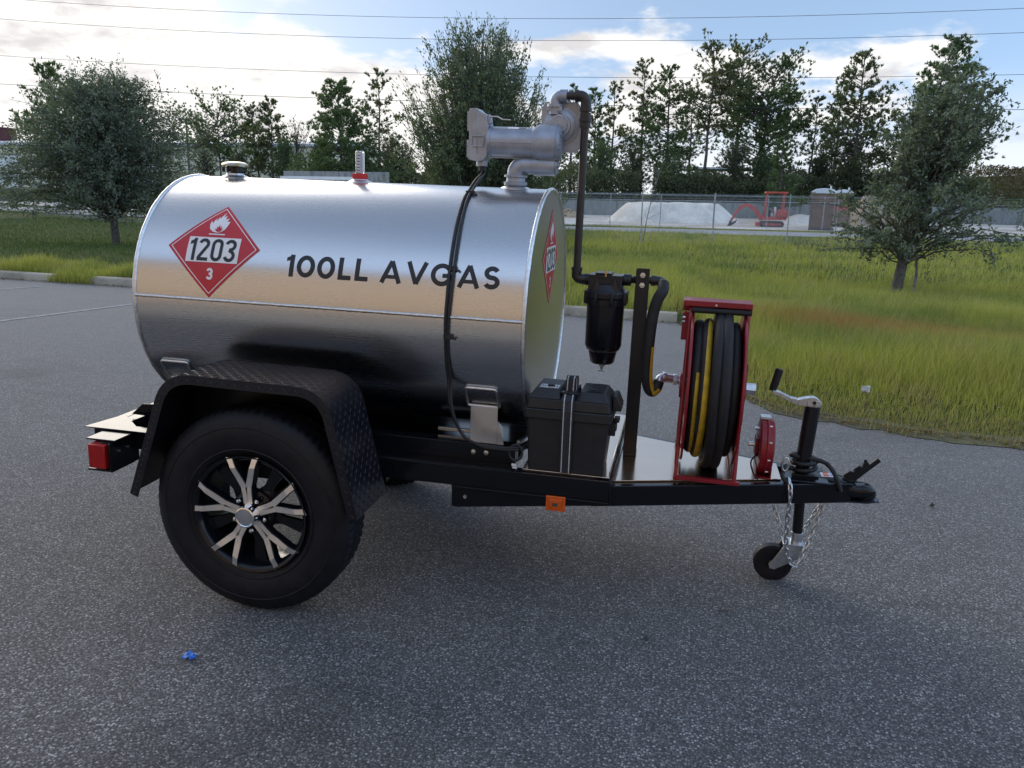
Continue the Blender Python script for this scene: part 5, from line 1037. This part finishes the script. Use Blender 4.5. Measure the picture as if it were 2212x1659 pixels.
# ---- portable toilets and yard clutter
def toilet(px, pyb, pw, body, label, sign=False, z=-.48, tw=1.15):
    K = hitz(px, pyb, z); Q = empty('portable_toilet', tuple(K), label, 'portable toilet', rot=(0, 0, rad(-14))); w = tw/2
    b = MB(); b.box(-w, w, -w, w, .12, 2.0)
    for x in (-w, w): b.box(x-.04, x+.04, -w-.03, -w+.05, .1, 2.02)
    for k in range(5): b.box(-w+.02+k*.24, -w+.04+k*.24, -w-.012, -w, 1.62, 1.85)
    b.build('cabin', [body], Q, .02); b = MB(); b.box(-w+.12, w-.12, -w-.022, -w-.002, .2, 1.9); b.build('door', [body], Q, .01)
    b = MB(); b.box(-w-.05, w+.05, -w-.05, w+.05, -.02, .12); b.build('skid', ['steel_dark'], Q, .02)
    b = MB(); b.prism([(-w-.05, -w-.05, 2.0), (w+.05, -w-.05, 2.0), (w+.05, -w-.05, 2.10), (w*.7, -w-.05, 2.24), (0, -w-.05, 2.29), (-w*.7, -w-.05, 2.24), (-w-.05, -w-.05, 2.10)], (0, 2*w+.1, 0)); b.cyl((w*.5, w*.5, 2.1), (w*.5, w*.5, 2.42), .05, n=12); b.build('roof', ['white_plastic'], Q, .03)
    if sign: b = MB(); b.box(-w+.1, w-.05, -w-.04, -w-.024, 1.05, 1.28); b.build('sign_board', ['digger_red'], Q, .005)
toilet(1773, 497, 52, 'toilet_brown', 'brown portable toilet with white domed roof beyond the road')
toilet(1816, 490, 30, 'toilet_brown', 'second brown portable toilet with a red plate, half behind the first', True, tw=.95)
K = hitz(1872, 470, -.48); b = MB(); b.lathe([(0, .55), (.1, .62), (1.0, .62), (1.12, .5), (1.15, .2), (1.22, .2), (1.22, 0)], K+[0, 0, .9], (0, 0, 1), 32); b.box(K[0]-.7, K[0]+.7, K[1]-.6, K[1]+.6, K[2]-.05, K[2]+.9)
tag(b.build('water_tank', ['white_plastic'], None, .03), 'white plastic tank half hidden by the leaves of the right oak', 'tank')
# ---- concrete dock behind the fuel tank
p0, p1 = hity(612, 369, 58), hity(836, 380, 58); zt_ = float(p0[2]); w = p1[0]-p0[0]
b = MB(); b.box(0, w, 0, .5, 0, zt_+.4); b.box(w*.55, w*.60, -.12, 0, 0, zt_+.25); b.box(w*.86, w, -.4, 0, 0, zt_+.28); b.box(w*.74, w*.77, -.14, 0, 0, zt_+.2)
o = b.build('concrete_dock', ['concrete'], None, .02); o.location = (p0[0], 58, -.4); tag(o, 'short stained concrete wall showing just above the tank, right of the filler cap', 'wall')
q0, q1 = hity(605, 380, 54), hity(762, 386, 54); b = MB(); b.box(0, q1[0]-q0[0], 0, .6, -.12, .10)
for k in range(4): b.box(.4+k*1.35, .5+k*1.35, .1, .2, -2.3, -.121)
b.box(.1, q1[0]-q0[0]-.1, .15, .22, -.55, -.45); o = b.build('metal_rack', ['pale_metal'], None, .01); o.location = (q0[0], 54, float(q0[2])-.1); tag(o, 'long pale metal rail rack in front of the stained concrete wall', 'rack')
# ---- buildings
Lb, Rb = hity(-500, 300, 106), hity(692, 318, 106); z0 = .3; HB = float(hity(0, 300, 106)[2])-z0
BL = empty('warehouse', (float(Lb[0]), 106, z0), 'long low cream metal warehouse with white roll-up doors behind the left oak', 'warehouse'); wd = float(Rb[0]-Lb[0])
b = MB(); b.box(0, wd, 0, 22, -.5, HB-.5); b.build('wall', ['cream_metal'], BL)
b = MB(); b.prism([(-.3, -.4, HB-.5), (-.3, 11, HB+.55), (-.3, 22.4, HB-.5), (-.3, 22.4, HB-.85), (-.3, -.4, HB-.85)], (wd+.6, 0, 0)); b.build('roof', ['roof_metal'], BL)
def Lx(px): return float(hity(px, 350, 106)[0]-Lb[0])
for a, c in ((-170, 44), (-420, -220), (190, 340)):
    b = MB(); b.box(Lx(a), Lx(c), -.06, -.003, -.1, HB-2.35); b.build('rollup_door', ['pale_metal'], BL); b = MB(); b.box(Lx(a)-.15, Lx(c)+.15, -.12, -.061, HB-2.35, HB-2.2); b.build('door_frame', ['brown_trim'], BL)
b = MB(); b.box(Lx(604), Lx(640), -.1, -.003, HB-1.75, HB-1.6); b.build('vent_strip', ['roof_metal'], BL)
ru = hity(-45, 276, 112); b = MB(); b.box(0, 5.0, 0, 3, -1.2, 1.05); b.box(-.1, 5.1, -.1, 3.1, 1.051, 1.18); o = b.build('rooftop_box', ['rust_red'], BL, .03); o.location = (float(ru[0])-float(Lb[0]), 5, HB+.9)
Rn = [hitz(x, y, .1) for x, y in ((-90, 416), (130, 419))]
ff = [np.array([-62., 97., .25]), np.array([-54., 96, .25]), np.array([-46., 95., .25]), np.array([-38., 94., .25])]; Lq = [0]
for a, c in zip(ff, ff[1:]): Lq.append(Lq[-1]+np.linalg.norm(c-a))
fence('chain_link_fence', 'most distant chain-link fence, in front of the white roll-up door', ff, 1.9, .35, [3*k+.5 for k in range(8)], .20, .04)
pk, pq = hity(1470, 372, 150), hity(1668, 366, 150)
G = empty('brick_building', (float(pk[0]), 150, 1), 'pale pink brick building glimpsed between the pines above the digger', 'building'); gw = float(pq[0]-pk[0]); gh = float(pk[2])-1-.6
b = MB(); b.box(0, gw, 0, 14, -1, gh); b.box(gw-3, gw, -.6, 0, -1, gh+1.2); b.build('wall', ['brick_pink'], G); b = MB(); b.box(-.3, gw+.3, -.9, 14.3, gh+.001+1.2, gh+1.5); b.build('roof', ['roof_metal'], G)
for k in range(5): b = MB(); b.box(1+k*2.6, 2.2+k*2.6, -.08, -.003, gh-2.2, gh-.9); b.build('window', ['dark_glass'], G)
# the building behind the photographer: it shows only as the tan band mirrored in the tank
G = empty('office_building', (-26, -10.2, 0), 'tan building standing behind the viewer, seen mirrored as the tan band along the tank', 'building')
b = MB(); b.box(0, 44, -14, 0, -.1, 7.4); b.build('wall', ['tan_stucco'], G); b = MB(); b.box(-.2, 44.2, -14.2, .2, 7.401, 7.75); b.build('roof', ['brown_trim'], G)
b = MB(); b.box(-.02, 44.02, .003, .02, 1.0, 1.12); b.build('trim', ['brown_trim'], G)
for x in (3, 10, 37): f = MB(); f.box(x, x+1.9, .003, .05, 0, 2.2); f.build('door', ['brown_trim'], G)
sheet('pavement', [(-40, -10.15), (30, -10.15), (30, -2.0), (-40, -2.0)], 'pavement_concrete', .006)  # pale sheet added behind the camera to lighten the tank's mirrored lower half
# ---- power lines
for k, (xz, lab) in enumerate([([(-31.8, 9.98), (-21.9, 9.25), (-6.5, 8.48), (2.84, 8.29), (13.1, 8.385)], 'topmost of the four overhead wires crossing the sky'), ([(-31.9, 9.07), (-10.8, 7.76), (-4.85, 7.59), (4.5, 7.446), (13.26, 7.52)], 'second overhead wire from the top'), ([(-32.2, 7.41), (-18.4, 6.6), (-4.8, 6.12), (4.65, 6.01), (13.5, 6.02)], 'third overhead wire from the top'), ([(-32.4, 6.10), (-18.4, 5.45), (-11.5, 5.21), (-3.4, 4.965), (5.3, 4.85), (13.3, 4.74)], 'lowest of the four overhead wires')]):
    c = np.polyfit([a for a, z in xz], [z for a, z in xz], 2); b = MB(); b.tube([(x, 34, float(np.polyval(c, x))) for x in np.linspace(-48, 30, 60)], (.009 if k < 3 else .0115), 6); tag(b.build('power_line', ['wire'], None, 0, 60), lab, 'power line', 'overhead wires across the road')
tp = hity(401, 256, 92); z0 = float(height(tp[0], 92)); U = empty('utility_pole', (float(tp[0]), 92, z0), 'distant thin wooden utility pole right of the left oak', 'utility pole'); hh = float(tp[2])-z0
b = MB(); b.tube([(0, 0, -.1), (0, 0, hh)], [.17, .10], 10); b.build('pole', ['wood_grey'], U); b = MB(); b.box(-.6, .6, -.06, .06, hh-.6, hh-.48); b.build('crossarm', ['wood_grey'], U)
# leafless sapling at the near fence
b_ = hitz(1388, 529, -.5); r = np.random.default_rng(9); U = empty('sapling', tuple(b_), 'thin pale leafless sapling growing at a near fence post', 'sapling'); lim = [([(0, 0, -.05), (.1, 0, .9), (.22, .02, 1.6), (.5, 0, 2.7)], .022, .008)]
for k in range(16): h = r.uniform(.35, 1); p = np.array([.04+.42*h**1.5, 0, 2.7*h]); q = p+np.array([r.normal()*.25+.1, r.normal()*.2, r.uniform(.15, .5)]); lim.append(([p.tolist(), ((p+q)/2+[0, 0, -.03]).tolist(), q.tolist()], .008, .003))
limb_mesh('trunk', lim, 'bark_pale', U, 6)
for c in list(U.children): pass
# ================================================================== GRASS
def blades(name, n, xs, hfun, wfun, seed, keep, far=False, lab=None):
    r = np.random.default_rng(seed); x, y = xs(r, n); k = keep(x, y, r); x, y = x[k], y[k]; n = len(x); z = height(x, y)-.005; h = hfun(x, y, r); w = wfun(x, y, r)
    a = r.uniform(0, 2*PI, n); u = np.stack([np.cos(a), np.sin(a), np.zeros(n)], 1); la = r.uniform(0, 2*PI, n); le = r.uniform(.05, .55, n)*h; l = np.stack([np.cos(la)*le+.10*h, np.sin(la)*le, np.zeros(n)], 1)
    B = np.stack([x, y, z], 1); up = np.array([0, 0, 1.])[None]*h[:, None]
    v0 = B-u*w[:, None]/2; v1 = B+u*w[:, None]/2; v2 = B+up*.55+l*.32+u*w[:, None]*.38; v3 = B+up*.55+l*.32-u*w[:, None]*.38; v4 = B+up*.95+l
    V = np.stack([v0, v1, v2, v3, v4], 1).reshape(-1, 3); idx = np.arange(n)*5; q = np.stack([idx, idx+1, idx+2, idx+3], 1); t = np.stack([idx+3, idx+2, idx+4], 1)
    me = bpy.data.meshes.new(name); me.vertices.add(5*n); me.vertices.foreach_set('co', V.astype(np.float32).ravel()); li = np.concatenate([np.concatenate([q, t], 1).ravel()]).astype(np.int32)
    me.loops.add(7*n); me.loops.foreach_set('vertex_index', li); me.polygons.add(2*n); ls = np.stack([np.arange(n)*7, np.arange(n)*7+4], 1).ravel().astype(np.int32); me.polygons.foreach_set('loop_start', ls); me.update(calc_edges=True); me.materials.append(MATS['grass_blade'])
    o = bpy.data.objects.new(name, me); C.objects.link(o); return tag(o, lab, kind='stuff')
def infield(x, y): return (y > eedge(x)+.02)
def lump(x, y): return .5+.25*np.sin(x*2.1+y*1.3)+.25*np.sin(x*.83-y*1.9+1.0)
def hr_(x, y, r):
    d = y-eedge(x); base = np.where(x > 1.2, .045+.21*sstep(d, .25, 1.6)*(.55+.6*lump(x, y)), np.where(d < 1.1, .20, .07))
    base = np.where((x <= 1.2) & (x > -4.5) & (d >= 1.1), .05+.20*sstep(d, 1, 2), base); base = np.where(x < -4.5, np.where(d < 1.0, .10+.16*lump(x*3, y), .085), base); return base*r.uniform(.55, 1.35, len(x))
blades('grass', 120000, lambda r, n: (r.uniform(1.4, 7, n), r.uniform(2.2, 8.5, n)), hr_, lambda x, y, r: r.uniform(.0022, .0055, len(x)), 71, lambda x, y, r: infield(x, y) & (r.uniform(size=len(x)) < .30+.7*sstep(y-eedge(x), -.05, .5)))
blades('grass', 90000, lambda r, n: (r.uniform(-3, 13, n), 7+r.uniform(0, 1, n)**1.2*10, ), hr_, lambda x, y, r: r.uniform(.005, .010, len(x)), 72, lambda x, y, r: infield(x, y))
blades('grass', 80000, lambda r, n: (r.uniform(-8, 20, n), r.uniform(16, 37.5, n)), lambda x, y, r: hr_(x, y, r)*.9, lambda x, y, r: r.uniform(.012, .026, len(x)), 73, lambda x, y, r: ((x > -12)) & ~((y > 27) & (y < 36) & (x > 3.0) & (np.sin(x*1.3)+np.sin(y*2+x)+r.uniform(-1, 1, len(x)) > .3)))
blades('grass', 60000, lambda r, n: (r.uniform(-13, -2.5, n), 7.2+r.uniform(0, 1.8, n)), hr_, lambda x, y, r: r.uniform(.004, .009, len(x)), 74, lambda x, y, r: infield(x, y) & (y-eedge(x) > .16) | ((x > -7.6) & (x < -6.75) & (y-eedge(x) > -.06) & (y-eedge(x) < .3)))
blades('grass', 70000, lambda r, n: (r.uniform(-34, -4, n), r.uniform(8.8, 38, n)), hr_, lambda x, y, r: r.uniform(.010, .024, len(x)), 75, lambda x, y, r: infield(x, y))
blades('grass', 30000, lambda r, n: (r.uniform(-45, 26, n), r.uniform(42.9, 46, n)), lambda x, y, r: r.uniform(.03, .12, len(x)), lambda x, y, r: r.uniform(.02, .04, len(x)), 76, lambda x, y, r: y > 40)
for _k in (0, 1): blades('grass', 34000, lambda r, n: (r.uniform(1.45, 6.5, n), r.uniform(2.0, 6.8, n)), lambda x, y, r: r.uniform(.02, .075, len(x)), lambda x, y, r: r.uniform(.002, .005, len(x)), 77+_k, lambda x, y, r: (y-eedge(x) > -.09+.07*np.sin(x*9)) & (y-eedge(x) < .55))
# litter along the asphalt edge
r = np.random.default_rng(12); n = 2600; x = np.concatenate([r.uniform(1.5, 6, n//2), r.uniform(-8.5, 1.4, n-n//2)]); y = eedge(x)-np.abs(r.normal(size=n))*.07-.005+np.where(x < 1.4, -.02, .03); d = rand_unit(r, n)*[1, 1, .25]
tag(leaf_mesh('leaf_litter', np.stack([x, y, np.full(n, .012)+r.uniform(0, .01, n)], 1), d, r.uniform(.012, .045, n), r.uniform(.005, .016, n), 'dry_leaf', None, 12), kind='stuff')
n = 700; x = r.uniform(2, 6, n); y = eedge(x)+r.uniform(.1, 1.6, n); tag(leaf_mesh('leaf_litter', np.stack([x, y, height(x, y)+.03], 1), rand_unit(r, n)*[1, 1, .3], r.uniform(.02, .05, n), r.uniform(.01, .025, n), 'dry_leaf', None, 13), kind='stuff')
# small rubbish
def scrap(name, loc, s, m, label, cat, seed, zs=.35):
    r = random.Random(seed); b = MB(); n = 6; vs = []
    for i in range(n):
        for j in range(n): vs.append(((i/(n-1)-.5)*s*(1+.3*r.random()), (j/(n-1)-.5)*s*.7*(1+.3*r.random()), abs(r.gauss(0, s*zs*.5))+.002))
    b.add(vs, [(i*n+j, (i+1)*n+j, (i+1)*n+j+1, i*n+j+1) for i in range(n-1) for j in range(n-1)]); o = b.build(name, [m], None, 0, 20); o.location = tuple(loc); o.modifiers.new('thick', 'SOLIDIFY').thickness = .0012; return tag(o, label, cat)
scrap('blue_scrap', hitz(410, 1421, .003), .036, 'blue_plastic', 'tiny crumpled blue plastic scrap lying on the asphalt at lower left', 'litter', 3)
k = hitz(424, 1417, .003); scrap('white_scrap', k, .012, 'paper', 'tiny white shred touching the blue scrap', 'litter', 4)
k = hitz(1868, 846, .1); k[2] = float(height(k[0], k[1]))+.10; o = scrap('paper_scrap', k, .055, 'paper', 'white scrap of paper caught in the tall grass right of the reel', 'litter', 5); o.rotation_euler = (rad(70), 0, rad(20))
for i, (px, py, s) in enumerate(((1395, 1382, .014), (2012, 1095, .018))): scrap('dark_pebble', hitz(px, py, .003), s, 'steel_dark', ('small dark crumb on the asphalt below the trailer tongue', 'small dark crumb on the asphalt right of the coupler')[i], 'pebble', 20+i, .8)
p = hitz(1548, 1318, .006); q = hitz(1585, 1322, .006); b = MB(); b.tube([tuple(p), tuple((p+q)/2+[0, .004, .003]), tuple(q)], [.0018, .003, .0015], 6); tag(b.build('twig', ['wood_grey'], None), 'dry twig lying on the asphalt below the jack wheel', 'twig')
